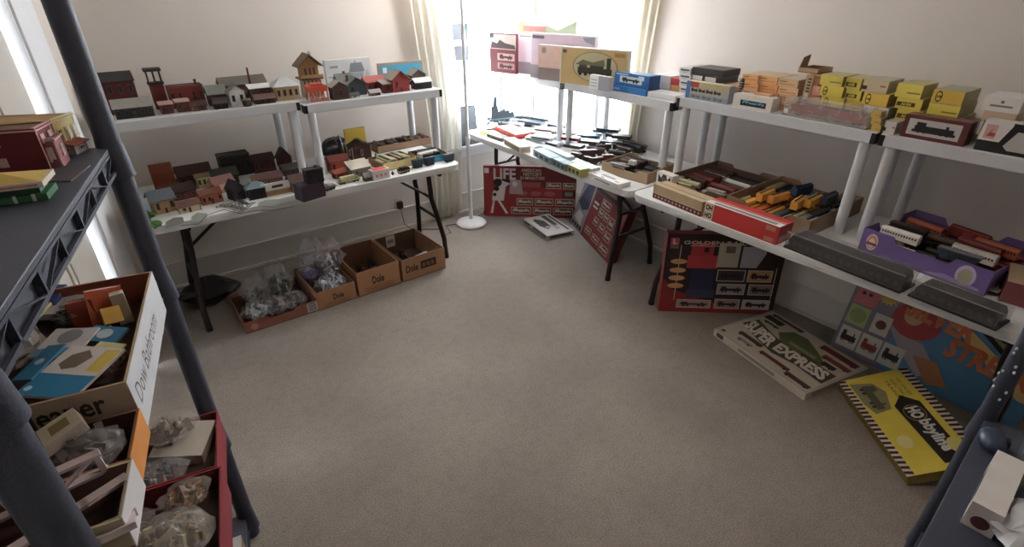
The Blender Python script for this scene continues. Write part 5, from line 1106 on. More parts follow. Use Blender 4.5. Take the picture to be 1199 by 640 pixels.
# SUPER EXPRESS
def pr(f, w, d, h):
    F = f['top']; F.frame(.012, .012, .988, .988, .002, M('6a5c52'), 1); F.disc(.56, .58, .3, M('c4b79c'), 1, .34, 32); F.poly([(.3, .66), (.36, .84), (.5, .86), (.7, .72), (.82, .6), (.8, .46), (.6, .44), (.42, .5)], M('5f6a38'), 2); F.poly([(.58, .4), (.62, .56), (.78, .56), (.82, .42)], M('3a2c20'), 3); F.rect(.45, .58, .72, .64, M('8a9060'), 4)
    F.poly([(.0+.04, .42), (.07, .66), (.3, .56), (.5, .5), (.7, .54), (.96, .54), (.97, .28), (.7, .3), (.5, .24), (.3, .3)], M('4a4644'), 5)
    F.text('SUPER', .085, .37, .43, .6, M('d6cfc2'), 9, .05, -.04, -.09); F.text('EXPRESS', .46, .3, .95, .5, M('d6cfc2'), 9, .05, -.04, .02)
    for (a, b, c, d_, col) in ((.06, .9, .4, .96, '5a3a30'), (.05, .78, .24, .88, '33291f'), (.1, .7, .26, .74, '4a4038'), (.62, .84, .96, .94, '6a2424'), (.72, .7, .97, .78, '7a3a30'), (.78, .58, .9, .66, '2f2620'), (.14, .2, .4, .27, '4a3026'), (.44, .12, .74, .18, '6a3428'), (.2, .1, .36, .15, '8a8074'), (.74, .06, .97, .13, '4a3c34')):
        F.rect(a, b, c, d_, M(col), 4); F.disc(a+.03, b, .012, BLACK, 5); F.disc(c-.03, b, .012, BLACK, 5)
    F.disc(.06, .07, .022, M('5a4a40'), 4); f['front'].rect(.04, .2, .12, .8, M('4a3c34')); f['front'].rect(.3, .3, .7, .7, M('8a8074')); f['right'].rect(.1, .2, .5, .8, M('8a8074'))
carton('train_set_carton', 'flat cream train set carton lettered SUPER EXPRESS, lying on the carpet', 'box', (835, 392), (941, 469), .0005, .46, h=.045, col='bdb3a2', prints=pr)
# SILVER STREAK
bl = at((972, 404), 0); br = bl+Vector((0, -.82, 0)); h_ = .46
def pr(F):
    F.rect(0, 0, 1, 1, M('4a8ab8', .35)); F.rect(0, 0, .3, 1, M('7c7486', .35), 2); F.poly([(.28, 1), (.62, .9), (1, .45), (1, 1)], M('8a9a6a'), 2); F.poly([(.36, 1), (.44, 1), (.99, .42), (.99, .3), (.95, .3)], M('d8b060'), 3)
    F.text('SILVER', .3, .7, .66, .93, M('c9682c', .4), 6, .05, .03, -.05); F.text('STREAK', .56, .44, .98, .66, M('c9682c', .4), 6, .05, .03, -.05)
    n = 14; F.poly([(.2+(.07 if k % 2 else .045)*math.cos(6.283*k/(2*n)), .82+(.11 if k % 2 else .075)*math.sin(6.283*k/(2*n))) for k in range(2*n)], M('cfa83a'), 5)
    F.disc(.38, .66, .13, M('a82c2c', .4), 4, .2); F.disc(.36, .7, .05, M('c9a06a'), 5); F.poly([(.26, .52), (.46, .46), (.6, .2), (.5, .1), (.36, .3)], M('a89aa0'), 3); F.poly([(.44, .3), (.56, .34), (.66, .12), (.56, .06)], M('b87a48'), 4)
    F.rect(.02, .62, .15, .86, M('c96a6e'), 5); F.disc(.06, .76, .012, drk, 6); F.disc(.1, .76, .012, drk, 6); F.rect(.02, .36, .14, .6, M('a9b06a'), 5); F.disc(.08, .48, .05, M('8a9a5a'), 6)
    for i in range(3): F.rect(.02+i*.13, .06, .14+i*.13, .32, M('c9c0b8'), 5); F.train(.03+i*.13, .08, .13+i*.13, .3, M(('3a2422', '8a2c26', '3a3432')[i]), drk, 6)
    F.rect(.17, .36, .27, .6, M('c9c0b8'), 5); F.disc(.22, .48, .03, M('6a2a2a'), 6)
lean('train_set_carton', 'blue and orange train set carton lettered SILVER, leaning on the wall behind the yellow one', bl, br, bl+Vector((.105, 0, .44)), .82, h_, .05, '7c6a68', pr, side='6a5a5c')
# HObbyline
bl = at((981, 447), .05); br = at((1062, 558), .05); up = at((1040, 413), .15)
w_ = (br-bl).length
def pr(F):
    F.rect(0, 0, 1, 1, M('dfc81e', .45)); sp = M('2a2220'); pk = M('d8c0ae')
    for v0, v1 in ((0, .1), (.88, 1.0)):
        F.rect(0, v0, 1, v1, pk, 2)
        for i in range(22): a = i/22; F.poly([(a, v0), (a+.024, v0), (a+.036, v1), (a+.012, v1)], sp, 3)
    for j, s in enumerate(('NO GAUGE', 'ELECTRIC', 'TRAINS')): F.text(s, .1, .74-j*.08, .3, .79-j*.08, M('8a7c1c'), 3, .01)
    F.poly([(.06, .12), (.1, .42), (.22, .5), (.4, .4), (.42, .18), (.3, .12)], M('8d8a60'), 2); F.train(.1, .14, .4, .46, M('5a5844'), M('3a3830'), 3)
    F.poly([(.28, .63), (.38, .8), (.95, .78), (.95, .5), (.38, .46)], sp, 3); F.disc(.48, .63, .085, M('9a9a2c'), 4, .13, 28); F.disc(.48, .63, .078, sp, 5, .12, 28)
    F.text('HO', .42, .55, .54, .72, M('cfd0cc'), 9, .05); F.text('bbyline', .56, .54, .86, .74, M('cfd0cc'), 9, .04)
    F.disc(.72, .26, .06, M('e0d488'), 4, .09); F.disc(.82, .78, .07, M('d8cc60'), 3, .1)
lean('train_set_carton', 'bright yellow carton lettered HObbyline with black and white striped edges', bl, br, up, w_, (up-bl).length*.98, .05, 'dfc81e', pr, side='8a7418')

# ------------------------------------------------------------------ cartons under the left table
def dole(txt, txt2=None, x=.2):
    def f_(f, w, d, h):
        F = f['front']; F.text(txt, x, .35, x+.28, .68, M('3c2418'), 2, .03)
        if txt2: F.rect(x+.34, .34, x+.7, .7, M('33201a'), 1); [F.rect(x+.38+q*.1, .42, x+.45+q*.1, .6, M('7d5638'), 3) for q in range(3)]
        else:
            for i in range(3): F.rect(.15, .1+i*.07, .85, .125+i*.07, M('7d5638'), 1)
    return f_
FY = 3.03
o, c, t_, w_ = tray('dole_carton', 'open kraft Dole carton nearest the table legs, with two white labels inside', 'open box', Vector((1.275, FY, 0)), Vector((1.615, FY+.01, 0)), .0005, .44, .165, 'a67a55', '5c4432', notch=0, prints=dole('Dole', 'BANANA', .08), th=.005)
def junk(c, t_, w, d, z, label, name, cols, n, hgt, seed):
    rd = random.Random(seed)
    for i in range(n):
        pass
for i in range(8):
    u, v = (-.1+.1*(i % 3)), (-.13+.12*(i//3)); car(('hopper', 'flat', 'box', 'steam')[i % 4], ('26262a', '4a3027')[i % 2], '26262a', inside(c, t_, u, v, .006), t_+1.5, '%s model railcar on the bottom of the Dole carton with two labels, %s' % (('black', 'brown')[i % 2], ('front left', 'front middle', 'front right', 'centre left', 'centre', 'centre right', 'back left', 'back middle')[i]), 'dark stock in the Dole carton', .11)
q = thing('white_packet', 'white printed packet lying on the dark stock in the Dole carton by the legs', 'packet', inside(c, t_, .06, -.1, .066), t_+.2); m = MB(); m.box(-.05, -.03, 0, .05, .03, .03, M('b5aea6', .5), dict(top=M('bdb5ac'))); m.box(-.03, -.0306, .008, .03, -.03, .022, M('4a4440')); m.build('packet', q)
q = thing('paper_label', 'white printed paper against the back panel inside the Dole carton by the legs', 'paper', inside(c, t_, -.04, .2145, .07), t_); m = MB(); m.box(-.035, -.002, 0, .035, 0, .09, M('bdb5ac')); m.box(-.025, -.0026, .03, .025, -.002, .06, M('7a726a')); m.build('sheet', q)
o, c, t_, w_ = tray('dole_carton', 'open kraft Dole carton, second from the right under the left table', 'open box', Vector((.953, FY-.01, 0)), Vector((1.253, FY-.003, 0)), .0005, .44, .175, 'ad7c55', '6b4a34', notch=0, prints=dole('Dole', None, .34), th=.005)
for i in range(6):
    u, v = (-.08+.08*(i % 3)), (-.11+.2*(i//3)); car(('hopper', 'tank', 'box')[i % 3], ('26262a', '4a3027', '6d6f73')[i % 3], '26262a', inside(c, t_, u, v, .006), t_+1.5, '%s model railcar in the second Dole carton, %s' % (('black', 'brown', 'grey')[i % 3], ('front left', 'front middle', 'front right', 'back left', 'back middle', 'back right')[i]), 'dark stock in the second Dole carton', .12)
q = thing('white_packet', 'small pale packet on the dark stock in the second Dole carton', 'packet', inside(c, t_, .05, -.1, .066), t_+.3); m = MB(); m.box(-.035, -.02, 0, .035, .02, .02, M('a8a29c', .4)); m.build('packet', q)
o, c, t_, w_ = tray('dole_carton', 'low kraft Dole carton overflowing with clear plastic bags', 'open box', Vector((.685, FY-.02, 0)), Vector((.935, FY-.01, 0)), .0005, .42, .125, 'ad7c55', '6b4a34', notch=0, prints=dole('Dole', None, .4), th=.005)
film = clear('dfe6f2', .2, .08, bump=.4); film2 = clear('e8ecf0', .13, .06, bump=.4)
bag('parts_bag', 'tall clear plastic bag rising above the low Dole carton, left side', inside(c, t_, -.02, .1, .006), .1, .08, .36, ['3a3034', '6a5048', '2f3440', '8a8084'], 21, film, 30, .022, True, 'clear bags under the left table')
bag('parts_bag', 'wide-mouthed clear bag leaning right above the low Dole carton', inside(c, t_, .065, .02, .13), .1, .08, .24, ['c9ccd4', '9aa4b4', '5a6474', 'dcdfe4'], 22, clear('cfc4c8', .24, .1, bump=.4), 26, .02, True, 'clear bags under the left table')
bag('parts_bag', 'bag of pale blue-white parts at the front of the low Dole carton', inside(c, t_, .0, -.12, .006), .1, .07, .2, ['b8c2d4', 'd4d8e0', '8a94a8', '4a4c5a', 'c4c8d8'], 23, film, 60, .02, False, 'clear bags under the left table')
bag('parts_bag', 'small purple-tinted bag between the tall bag and the pale blue-white one', inside(c, t_, -.09, -.02, .13), .05, .05, .09, ['4a3f6a', '6a5a8a', '3a3450'], 24, clear('9a90c0', .4, .12, bump=.4), 20, .014, False, 'clear bags under the left table')
o, c, t_, w_ = tray('low_carton', 'long low reddish-brown carton heaped with clear bags, farthest left under the table', 'open box', (289, 391), (374, 363), .0005, .4, .075, '8c5540', '5c3a2c', notch=.3, th=.005, prints=lambda f, w, d, h: (f['front'].disc(.12, .45, .05, M('a8786a')), f['front'].rect(.84, .1, .99, .95, M('b5ada4'), 1), [f['front'].rect(.86, .2+i*.2, .97, .3+i*.2, M('5a5450'), 2) for i in range(4)]))
for i, (u, v, rx, ry, rz, cols, nm, pk) in enumerate(((-.13, -.08, .11, .09, .13, ['9aa4a8', 'c4ccd0', '5a6468', 'dfe4e8', '3a4044'], 'pale crackling bag hanging over the left end of the low reddish carton', False), (.0, -.09, .09, .08, .12, ['6a5f5a', '3d3a3c', '8f9498', 'a89a8c'], 'grey bag in the middle of the low reddish carton', False), (.12, -.06, .1, .09, .1, ['5a3a34', '7a5048', '8f8078', '3a2c2a'], 'brown-tinted bag at the right end of the low reddish carton', False), (-.08, .09, .1, .09, .22, ['4a5048', '8a9488', 'c4ccc8'], 'tall stiff clear bag at the back of the low reddish carton', True), (.08, .1, .11, .09, .26, ['5a6a5c', '3f4f48', '9aa8a0'], 'greenish clear bag standing at the back right of the low reddish carton', True))):
    bag('parts_bag', nm, inside(c, t_, u*.9, v, .006), rx*.82, ry*.85, rz, cols, 40+i, film2 if pk else film, 50, .021, pk, 'clear bags under the left table', .3)
# dark bag at the left legs
q = thing('dark_bag', 'black crumpled bag on the carpet behind the left table legs', 'bag', Vector((.16, 3.5, 0)), 0)
m = MB(); crumple(m, (0, 0, 0), .16, .12, .2, M('1d1b1e', .45, bump=.3), 8, 14, 7, .2); m.build('bag', q)
# plug, cable, lamp
P = aty((467, 239), NY-.001)
q = thing('wall_plug', 'black plug adapter in the wall socket under the left table', 'plug', Vector((P.x, NY, P.z)), 0)
m = MB(); m.box(-.035, -.006, -.055, .035, 0, .055, M('cbbfae', .5)); m.build('socket_plate', q, .002); m = MB(); m.box(-.022, -.04, -.03, .022, -.0065, .03, BLACK); m.build('plug', q, .003)
Lp = at((552, 262), 0)
m = MB(); m.tube([Vector((P.x, NY-.03, P.z-.03)), Vector((P.x+.01, NY-.05, .05)), Vector((P.x+.05, NY-.1, .006)), at((500, 268), .005), at((515, 268), .005), at((520, 276), .005), at((528, 272), .005), at((522, 264), .005), at((535, 262), .005), at((545, 256), .005)], .0028, BLACK, 6); tag(m.build('power_cable'), 'thin black cable running from the wall plug across the carpet to the white lamp', 'cable')
m = MB(); m.tube([at((561, 252), .005), at((570, 246), .005), at((566, 240), .005), at((556, 238), .005), at((543, 242), .005), at((536, 250), .005)], .0025, BLACK, 6); tag(m.build('thin_cable'), 'thin dark cable curling on the carpet behind the white lamp base', 'cable')
q = thing('floor_lamp', 'white floor lamp with a domed round base in the bright corner gap', 'floor lamp', Lp, 0); wm_ = M('dcdcdc', .35)
m = MB(); m.lathe([(0, .001), (.125, .001), (.13, .012), (.12, .026), (.07, .04), (.025, .05), (0, .05)], wm_, 32); m.build('base', q)
zt = hz(Lp, (543, 165), 0)
m = MB(); m.cyl((0, 0, .045), (0, 0, zt), .017, wm_, 16); m.cyl((0, 0, zt), (0, 0, zt+.03), .021, wm_, 16); m.build('pole', q)
m = MB(); m.cyl((0, 0, zt+.03), (0, 0, 1.78), .0135, M('c4c8cc', .6), 16); m.build('upper_pole', q)
m = MB(); m.lathe([(.02, 1.775), (.06, 1.79), (.12, 1.84), (.16, 1.9), (.155, 1.9), (.115, 1.846), (.055, 1.797), (.0, 1.79)], clear('f4f2ee', .4, .4, 'frosted_shade'), 32); m.build('lamp_shade', q)
# things in the window
q = thing('framed_picture', 'small framed grey picture leaning in the left window behind the lamp', 'picture', Vector((2.35, NY-.03, WZ0+.0005)), 0)
m = MB(); m.X = Matrix.Rotation(math.radians(-7), 4, 'X'); w2, h2 = .115, .32
m.box(-w2, 0, 0, w2, .012, h2, M('3d4246', .4)); m.build('frame', q); m = MB(); m.X = Matrix.Rotation(math.radians(-7), 4, 'X'); m.box(-w2+.012, -.001, .012, w2-.012, 0, h2-.012, M('62686e', .3, n=9, amt=.5)); m.build('print', q)
a = aty((518, 73), NY+.055); b_ = aty((547, 27), NY+.055)
q = thing('taped_sheet', 'pale grey sheet taped on the left window pane above the lamp pole', 'sheet', Vector(((a.x+b_.x)/2, NY+.05, a.z)), 0); w2 = (b_.x-a.x)/2; h2 = b_.z-a.z
m = MB(); F = Face(m, Matrix.Translation((-w2, -.002, 0)) @ Matrix(((1, 0, 0, 0), (0, 0, -1, 0), (0, 1, 0, 0), (0, 0, 0, 1))), 2*w2, h2); m.box(-w2, -.0015, 0, w2, 0, h2, M('6c6e78', .5)); F.poly([(.5, 1), (1, 1), (1, .86), (.86, .8), (.8, .94)], M('3a5a58')); F.rect(.0, .0, .3, .7, M('4a4c58')); m.build('sheet', q)
# curtains
def cloth(h, al):
    m = clear(h, al, .9, 'curtain_cloth', spec=.1); nt = m.node_tree
    if 'Translucent BSDF' in nt.nodes: return m
    r_ = [n for n in nt.nodes if n.type == 'MAP_RANGE'][0]; r_.inputs['To Min'].default_value = al-.04; r_.inputs['To Max'].default_value = al+.04
    b = nt.nodes['Principled BSDF']; tl = nt.nodes.new('ShaderNodeBsdfTranslucent'); tl.inputs[0].default_value = rgb(h)
    mx = nt.nodes.new('ShaderNodeMixShader'); mx.inputs[0].default_value = .6; old = [n for n in nt.nodes if n.type == 'MIX_SHADER' and n != mx][0]
    nt.links.new(b.outputs[0], mx.inputs[1]); nt.links.new(tl.outputs[0], mx.inputs[2]); nt.links.new(mx.outputs[0], old.inputs[2])
    return m
def curtain(name, label, T_, w, z0, z1, col, seed, folds=5, amp=.028, wide=None, bulge=None, al=.85, off=.06):
    rd = random.Random(seed); q = thing(name, label, 'curtain', mat=T_)
    m = MB(); nx, nz = 48, 24; vs = []
    for j in range(nz+1):
        f = j/nz; z = z0+(z1-z0)*f; ww = w*((wide(f)) if wide else 1)
        for i in range(nx+1):
            u = i/nx; vs.append((-ww/2+ww*u+(bulge(f) if bulge else 0), -off-amp*math.sin(u*folds*6.283+1.5*math.sin(f*3))-off*.1*math.sin(f*9+u*4), z))
    m.add(vs, [(j*(nx+1)+i, j*(nx+1)+i+1, (j+1)*(nx+1)+i+1, (j+1)*(nx+1)+i) for j in range(nz) for i in range(nx)], cloth(col, al), True)
    o = m.build('cloth', q); sd = o.modifiers.new('thick', 'SOLIDIFY'); sd.thickness = .0015
    m = MB(); m.cyl((-w*.8, -off, z1+.012), (w*.8, -off, z1+.012), .009, M('d8d6d0', .4), 12)
    for s in (-.75, .75): m.box(s*w-.006, -off, z1+.0, s*w+.006, 0, z1+.02, M('d8d6d0', .4))
    m.build('rod', q); return q
curtain('curtain', 'long off-white curtain hanging to the carpet beside the left window', Matrix.Translation((2.06, NY, 0)), .34, .03, 2.34, 'efece4', 1, 5, .016, lambda f: .78+.22*f, lambda f: .03*math.sin(f*5)+(.05*(1-f)), .86)
curtain('curtain', 'cream patterned curtain at the right side of the right window', Matrix.Translation((EX, 2.66, 0)) @ Matrix.Rotation(-math.pi/2, 4, 'Z'), .26, .42, 2.34, 'e6e0d0', 2, 4, .008, lambda f: .9+.1*f, lambda f: -.14*(1-f)**1.5, .92, .032)
# ------------------------------------------------------------------ black plastic shelving in the foreground
BP = M('3d4252', .5, n=220, amt=.3, bump=.12)
def black_rack(label, loc, rz, w, d, tiers, H, r=.034, flecks=0, near_h=None):
    "local: x along the front, front posts at y=0, the boards reach to y=-d (front=+1 room side)"
    q = thing('black_rack', label, 'shelving rack', loc, rz, 'black plastic racks')
    for i, z in enumerate(tiers):
        m = MB(); m.box(0, -d, z-.012, w, 0, z, BP); m.build('board', q, .002)
        t = MB(); h = .062
        for y0, y1 in ((-.006, .0), (-d, -d+.006)):
            t.box(0, y0, z-.018, w, y1, z-.0125, BP); t.box(0, y0, z-h, w, y1, z-h+.008, BP); n = 7
            for k in range(n+1):
                x = .01+k*(w-.02)/n; t.box(x-.0035, y0-(.005 if y1 == 0 else 0), z-h, x+.0035, y1, z-.013, BP)
                if k < n:
                    x2 = x+(w-.02)/n; a, b_ = (x, x2) if k % 2 else (x2, x)
                    t.prism([(a-.003, z-h+.004), (a+.004, z-h+.004), (b_+.004, z-.016), (b_-.003, z-.016)], y0, y1, BP, 'y')
        t.box(0, -.018, z-h, w, -.012, z-.0125, BP); t.box(0, -d, z-h, .006, 0, z-.0125, BP); t.box(w-.006, -d, z-h, w, 0, z-.0125, BP)
        t.build('truss_rim', q)
    for x in (0, w):
        for y in (0, -d):
            m = MB(); m.cyl((x, y, 0), (x, y, near_h if near_h and x == 0 else H), r*.78, BP, 20)
            for z in tiers: m.cyl((x, y, z-.075), (x, y, z+.02), r, BP, 20, r*.8)
            if flecks and y == 0 and x == w:
                rd = random.Random(4)
                for k in range(26):
                    a = math.pi*(.2+rd.random()*1.1); zz = .8+rd.random()*.6; rr = r*.78+.0006
                    m.blob((x+rr*math.cos(a), y+rr*math.sin(a), zz), .0035, .0035, .005, M('b9c4d0', .3), 4, 6)
            m.build('post', q)
    return q
LO = Vector((-.035, 1.62, 0)); LA = math.atan2(-.985, -.176)
T1, T2_, T3, T4 = 1.46, 1.10, .52, .11
black_rack('black plastic rack in the left foreground, holding model buildings and open cartons', LO, LA, .96, .40, (T1, T2_, T3, T4), 1.95)
U = Vector((-.176, -.985, 0)).normalized(); V = Vector((.985, -.176, 0)).normalized()
def S(u, v, z): p = LO+U*u+V*v; return Vector((p.x, p.y, z))      # u towards the camera, v towards the room
g = 'model buildings on the black rack'; XA0 = math.degrees(math.atan2(V.y, V.x))
def hS(name, label, u0, u1, v, z, d, hh, **k):
    "front faces the room: runs from u0 (near the camera) to u1 (far)"
    return house(name, label, 'model building', S(u0, v, z), S(u1, v, z), z, d, None, group=g, hh=hh, **k)
z = T1+.0006
def hp2(name, label, p1, p2, d, top, **k):
    return house(name, label, 'model building', at(p1, z), at(p2, z), z, d, top, group=g, **k)
hp2('model_town_hall', 'cream and tan model building with dark windows, farthest on the black rack', (76, 183), (93, 174.5), .15, (60, 141), wl_='cdb878', rf='b08a52', trim='dccf9a', wins=3, floors=1, roof='flat', gl='4a4a2c', door=False, w=.085)
hp2('model_porch', 'little model porch with a dusty red roof in front of the cream building', (90, 181), (104, 174), .03, (86, 166), wl_='a8a8aa', rf='9a5044', trim='c8c8ca', wins=1, roof='shed', rh=.008, door=False)
hp2('model_town_house', 'dark red model house with pale pink window bays, left of the cream building', (60, 199), (73, 190), .15, (44, 150), wl_='6a1c20', rf='7a5a48', trim='cf9a98', wins=2, floors=2, roof='flat', gl='c8a8a4', w=.07, door=False)
hp2('model_brick_house', 'dusty pink brick model house with pale tall windows, near left on the rack', (14, 202), (38, 190), .06, (2, 168), wl_='96525a', rf='8a6a68', trim='cba8a8', wins=3, floors=1, roof='flat', gl='c8b8b8', door=False, w=.09, ang=XA0)
pc = at((20, 232), z)
q = thing('model_pavilion', 'green model pavilion with a white-edged yellow roof on the black rack', 'model building', pc, math.radians(XA0), g)
m = MB(); m.box(-.08, -.035, 0, .055, .035, .012, M('2f6a44', .6)); 
for i in range(5): m.box(-.075+i*.027, -.038, .001, -.07+i*.027, -.0355, .014, M('b8c8b4'))
m.build('base', q)
m = MB(); m.box(-.07, -.025, .012, .045, .028, .026, M('2c6440', .6)); m.build('walls', q)
m = MB(); m.box(-.085, -.042, .026, .058, .042, .036, M('c9bfae', .6)); m.box(-.08, -.0424, .029, .05, -.042, .033, M('b87a68')); m.build('fascia', q)
m = MB(); m.add([(-.08, -.038, .0365), (.054, -.038, .0365), (.054, .038, .0365), (-.08, .038, .0365), (-.012, 0, .05)], [(0, 1, 4), (1, 2, 4), (2, 3, 4), (3, 0, 4), (3, 2, 1, 0)], M('c9a83c', .6)); m.build('roof', q)
for i in range(3):
    m = MB(); m.cyl((-.07+i*.05, .032, .0125), (-.07+i*.05, .032, .026), .003, M('b8c8b4'), 8); m.build('column', q)
q = thing('model_slab', 'flat grey model roof slab lying on the bare part of the black rack board', 'model part', S(.22, -.045, z), LA, None); m = MB(); m.prism([(-.06, -.02), (.05, -.03), (.07, .02), (-.04, .035)], 0, .003, M('4f4a50', .6)); m.build('slab', q)

# second board: open cartons
XA = math.degrees(math.atan2(V.y, V.x))
def tS(name, label, u_near, u_far, v_r, w, h, z, **k):
    "carton whose narrow front faces the camera; right corner at v_r"
    p2 = S(u_near, v_r, z); p1 = p2-V*w
    return tray(name, label, 'open box', p1, p2, z, u_near-u_far, h, notch=0, **k)
zz = T2_+.0006
o, c, t_, w_ = tS('cleaner_carton', 'open white and kraft carton lettered Cleaner, full of bright kit packets', .665, .22, .036, .385, .11, zz, col='b39878', inner='8f4a34', prints=lambda f, w, d, h: (f['front'].rect(0, 0, 1, 1, M('b39a7e')), f['front'].text('Bathroom Cleaner', .08, .54, .9, .92, M('3a3432'), 2, .02)))
m = MB(); dd = .445; F = Face(m, Matrix.Translation((w_/2+.0005, -dd/2, 0)) @ Matrix(((0, 0, 1, 0), (1, 0, 0, 0), (0, 1, 0, 0), (0, 0, 0, 1))), dd, .11); F.rect(0, 0, 1, 1, M('c9ccd2')); F.text('Dow Bathroom', .06, .35, .72, .72, M('6a6c72'), 2, .0); m.build('side_print', o)
C0 = (c, t_)
def pk(name, label, u, v, z, w, d, h, rz, rx, ry, col, draw=None, cat='kit packet', mat=None, cc=None):
    c, t_ = cc or C0; q = thing(name, label, cat, at(u, z) if isinstance(u, tuple) else inside(c, t_, u, v, z), 0); q.rotation_euler = (rx, ry, t_+rz)
    m = MB(); m.box(-w/2, -d/2, 0, w/2, d/2, h, mat or M(col, .35)); 
    if draw: draw(faces(m, w, d, h)['top'])
    m.build('packet', q); return q
zb = zz+.005
pk('kit_block', 'grey carton of kits filling the bottom of the Cleaner carton', 0, 0, zb, .33, .40, .045, 0, 0, 0, '4a3c3a', cat='box'); zb += .0455
def d1(F): F.rect(0, 0, 1, .42, M('2a86b4', .3)); F.rect(0, .42, 1, 1, M('d6cfcb', .4)); F.rect(.72, .5, .98, .95, M('d9bc3c'), 2); F.poly([(.15, .6), (.2, .8), (.42, .92), (.6, .78), (.5, .56), (.3, .5)], M('7a6a58'), 2); F.disc(.12, .12, .06, M('b8d4e0'), 3)
def d2(F): F.rect(0, 0, 1, .3, M('6a8aa4')); F.disc(.5, .7, .25, M('8f8f92'), 2); F.disc(.1, .3, .04, M('c9d4da'), 3)
def d3(F): F.disc(.5, .5, .22, M('b9cdd8'), 1)
pk('orange_packet', 'translucent orange packet standing in the far right corner of the Cleaner carton', (130, 376), 0, zb-.0, .065, .03, .075, .2, -.3, .1, 'd05a1c', None, mat=clear('e0601a', .85, .2))
pk('orange_packet', 'lower translucent orange packet left of the far right one', (108, 380), 0, zb-.0, .05, .03, .06, -.15, -.2, -.1, 'c44a1c', None, mat=clear('cc4c1c', .85, .2))
pk('yellow_packet', 'yellow packet leaning on the orange ones in the Cleaner carton', (134, 378), 0, zb+.025, .035, .01, .035, .5, -.6, .2, 'd8a824')
pk('cream_packet', 'small cream packet in the far right corner of the Cleaner carton', (149, 376), 0, zb-.0, .025, .025, .07, .2, -.1, 0, 'b8a890')
pk('blue_packet', 'dull blue packet at the far left of the Cleaner carton', (56, 352), 0, zb+.03, .07, .06, .02, -.3, .25, 0, '3c5a96')
pk('white_packet', 'white card packet next to the dull blue one in the Cleaner carton', (80, 362), 0, zb+.02, .08, .07, .015, -.35, .1, 0, 'c4c2c6')
bag('parts_bag', 'bag of black shiny parts in the middle of the Cleaner carton', at((92, 382), zb-.01), .038, .034, .065, ['1d2024', '3a4048', '6a7078'], 61, film2, 60, .009, False)
pk('yellow_card', 'yellowed card packet at the far left rim of the Cleaner carton', (34, 372), 0, zb+.05, .05, .08, .006, -.3, .1, -.1, 'b8a862')
bag('parts_bag', 'large hazy bag along the left side of the Cleaner carton', at((28, 425), zb-.02), .05, .085, .10, ['9a948a', 'c4beb4', 'a8a49c', 'b0a89c'], 62, clear('d6d4d0', .45, .15, bump=.4), 60, .014, False)
bag('parts_bag', 'reddish brown bag at the near right corner of the Cleaner carton', at((128, 438), zb-.02), .05, .06, .05, ['7a4a48', '9a6c68', '6a3a3c', 'a88884'], 64, clear('c09a98', .22, .12, bump=.4), 50, .012, False)
bag('parts_bag', 'beige bag between the pale yellow card and the reddish bag', at((122, 412), zb-.02), .04, .04, .055, ['b8a88c', 'cfc4a8', '9a8a70'], 67, film2, 40, .012, False)
pk('card_packet', 'white kit packet with a grey round picture behind the blue and white one', (77, 402), 0, zb+.035, .085, .085, .004, -.4, .1, .0, 'cfcccf', d2)
pk('card_packet', 'large kit packet with a blue lower half, white card and yellow corner', (86, 436), 0, zb+.05, .10, .13, .005, -.5, .05, .05, 'd6cfcb', d1)
pk('pale_yellow_card', 'pale yellow card right of the big blue and white packet', (116, 418), 0, zb+.04, .05, .08, .003, -.5, .05, .1, 'cfc88c')
pk('blue_packet', 'small sky blue packet with a pale round label in the Cleaner carton', (124, 393), 0, zb+.03, .065, .045, .006, -.45, .1, .1, '3f8ab8', d3)
pk('blue_packet', 'teal blue packet at the near left of the Cleaner carton', (48, 425), 0, zb+.06, .035, .09, .004, -.45, .1, -.1, '2c7ca6', d3)

o, c, t_, w_ = tS('orange_flap_carton', 'open brown carton with an orange right side, second on the middle board', .80, .672, .04, .38, .055, zz, col='8a6248', inner='5c3a30')
m = MB(); m.box(w_/2+.0003, -.062, .0, w_/2+.002, .062, .057, M('d98824', .5)); m.build('side_print', o)
C0 = (c, t_); zb = zz+.005
pk('kit_block', 'dark brown carton on the bottom of the orange-sided carton', 0, 0, zb, .31, .11, .012, 0, 0, 0, '4a342e', cat='box'); zb += .0125
def d4(F): F.rect(0, 0, .68, 1, M('9a7350')); F.rect(.72, .12, .96, .88, M('cfc4a0'), 1); F.rect(.76, .25, .92, .75, M('8a7c4c'), 2)
pk('tan_packet', 'tan and white packet lying diagonally in the orange-sided carton', .05, .0, zb+.04, .17, .05, .02, .42, 0, -.25, 'cfc4b4', d4)
bag('parts_bag', 'clear crackling bag right of the tan packet', inside(c, t_, .13, -.01, zb), .045, .045, .07, ['4a3c3a', '6a5c58'], 65, film2, 24, .012, False)
bag('parts_bag', 'dull red-brown bag at the left of the orange-sided carton', inside(c, t_, -.04, .0, zb), .055, .05, .05, ['6a3f3c', '5a3230'], 66, clear('8a5c58', .5, .3), 24, .016, False)

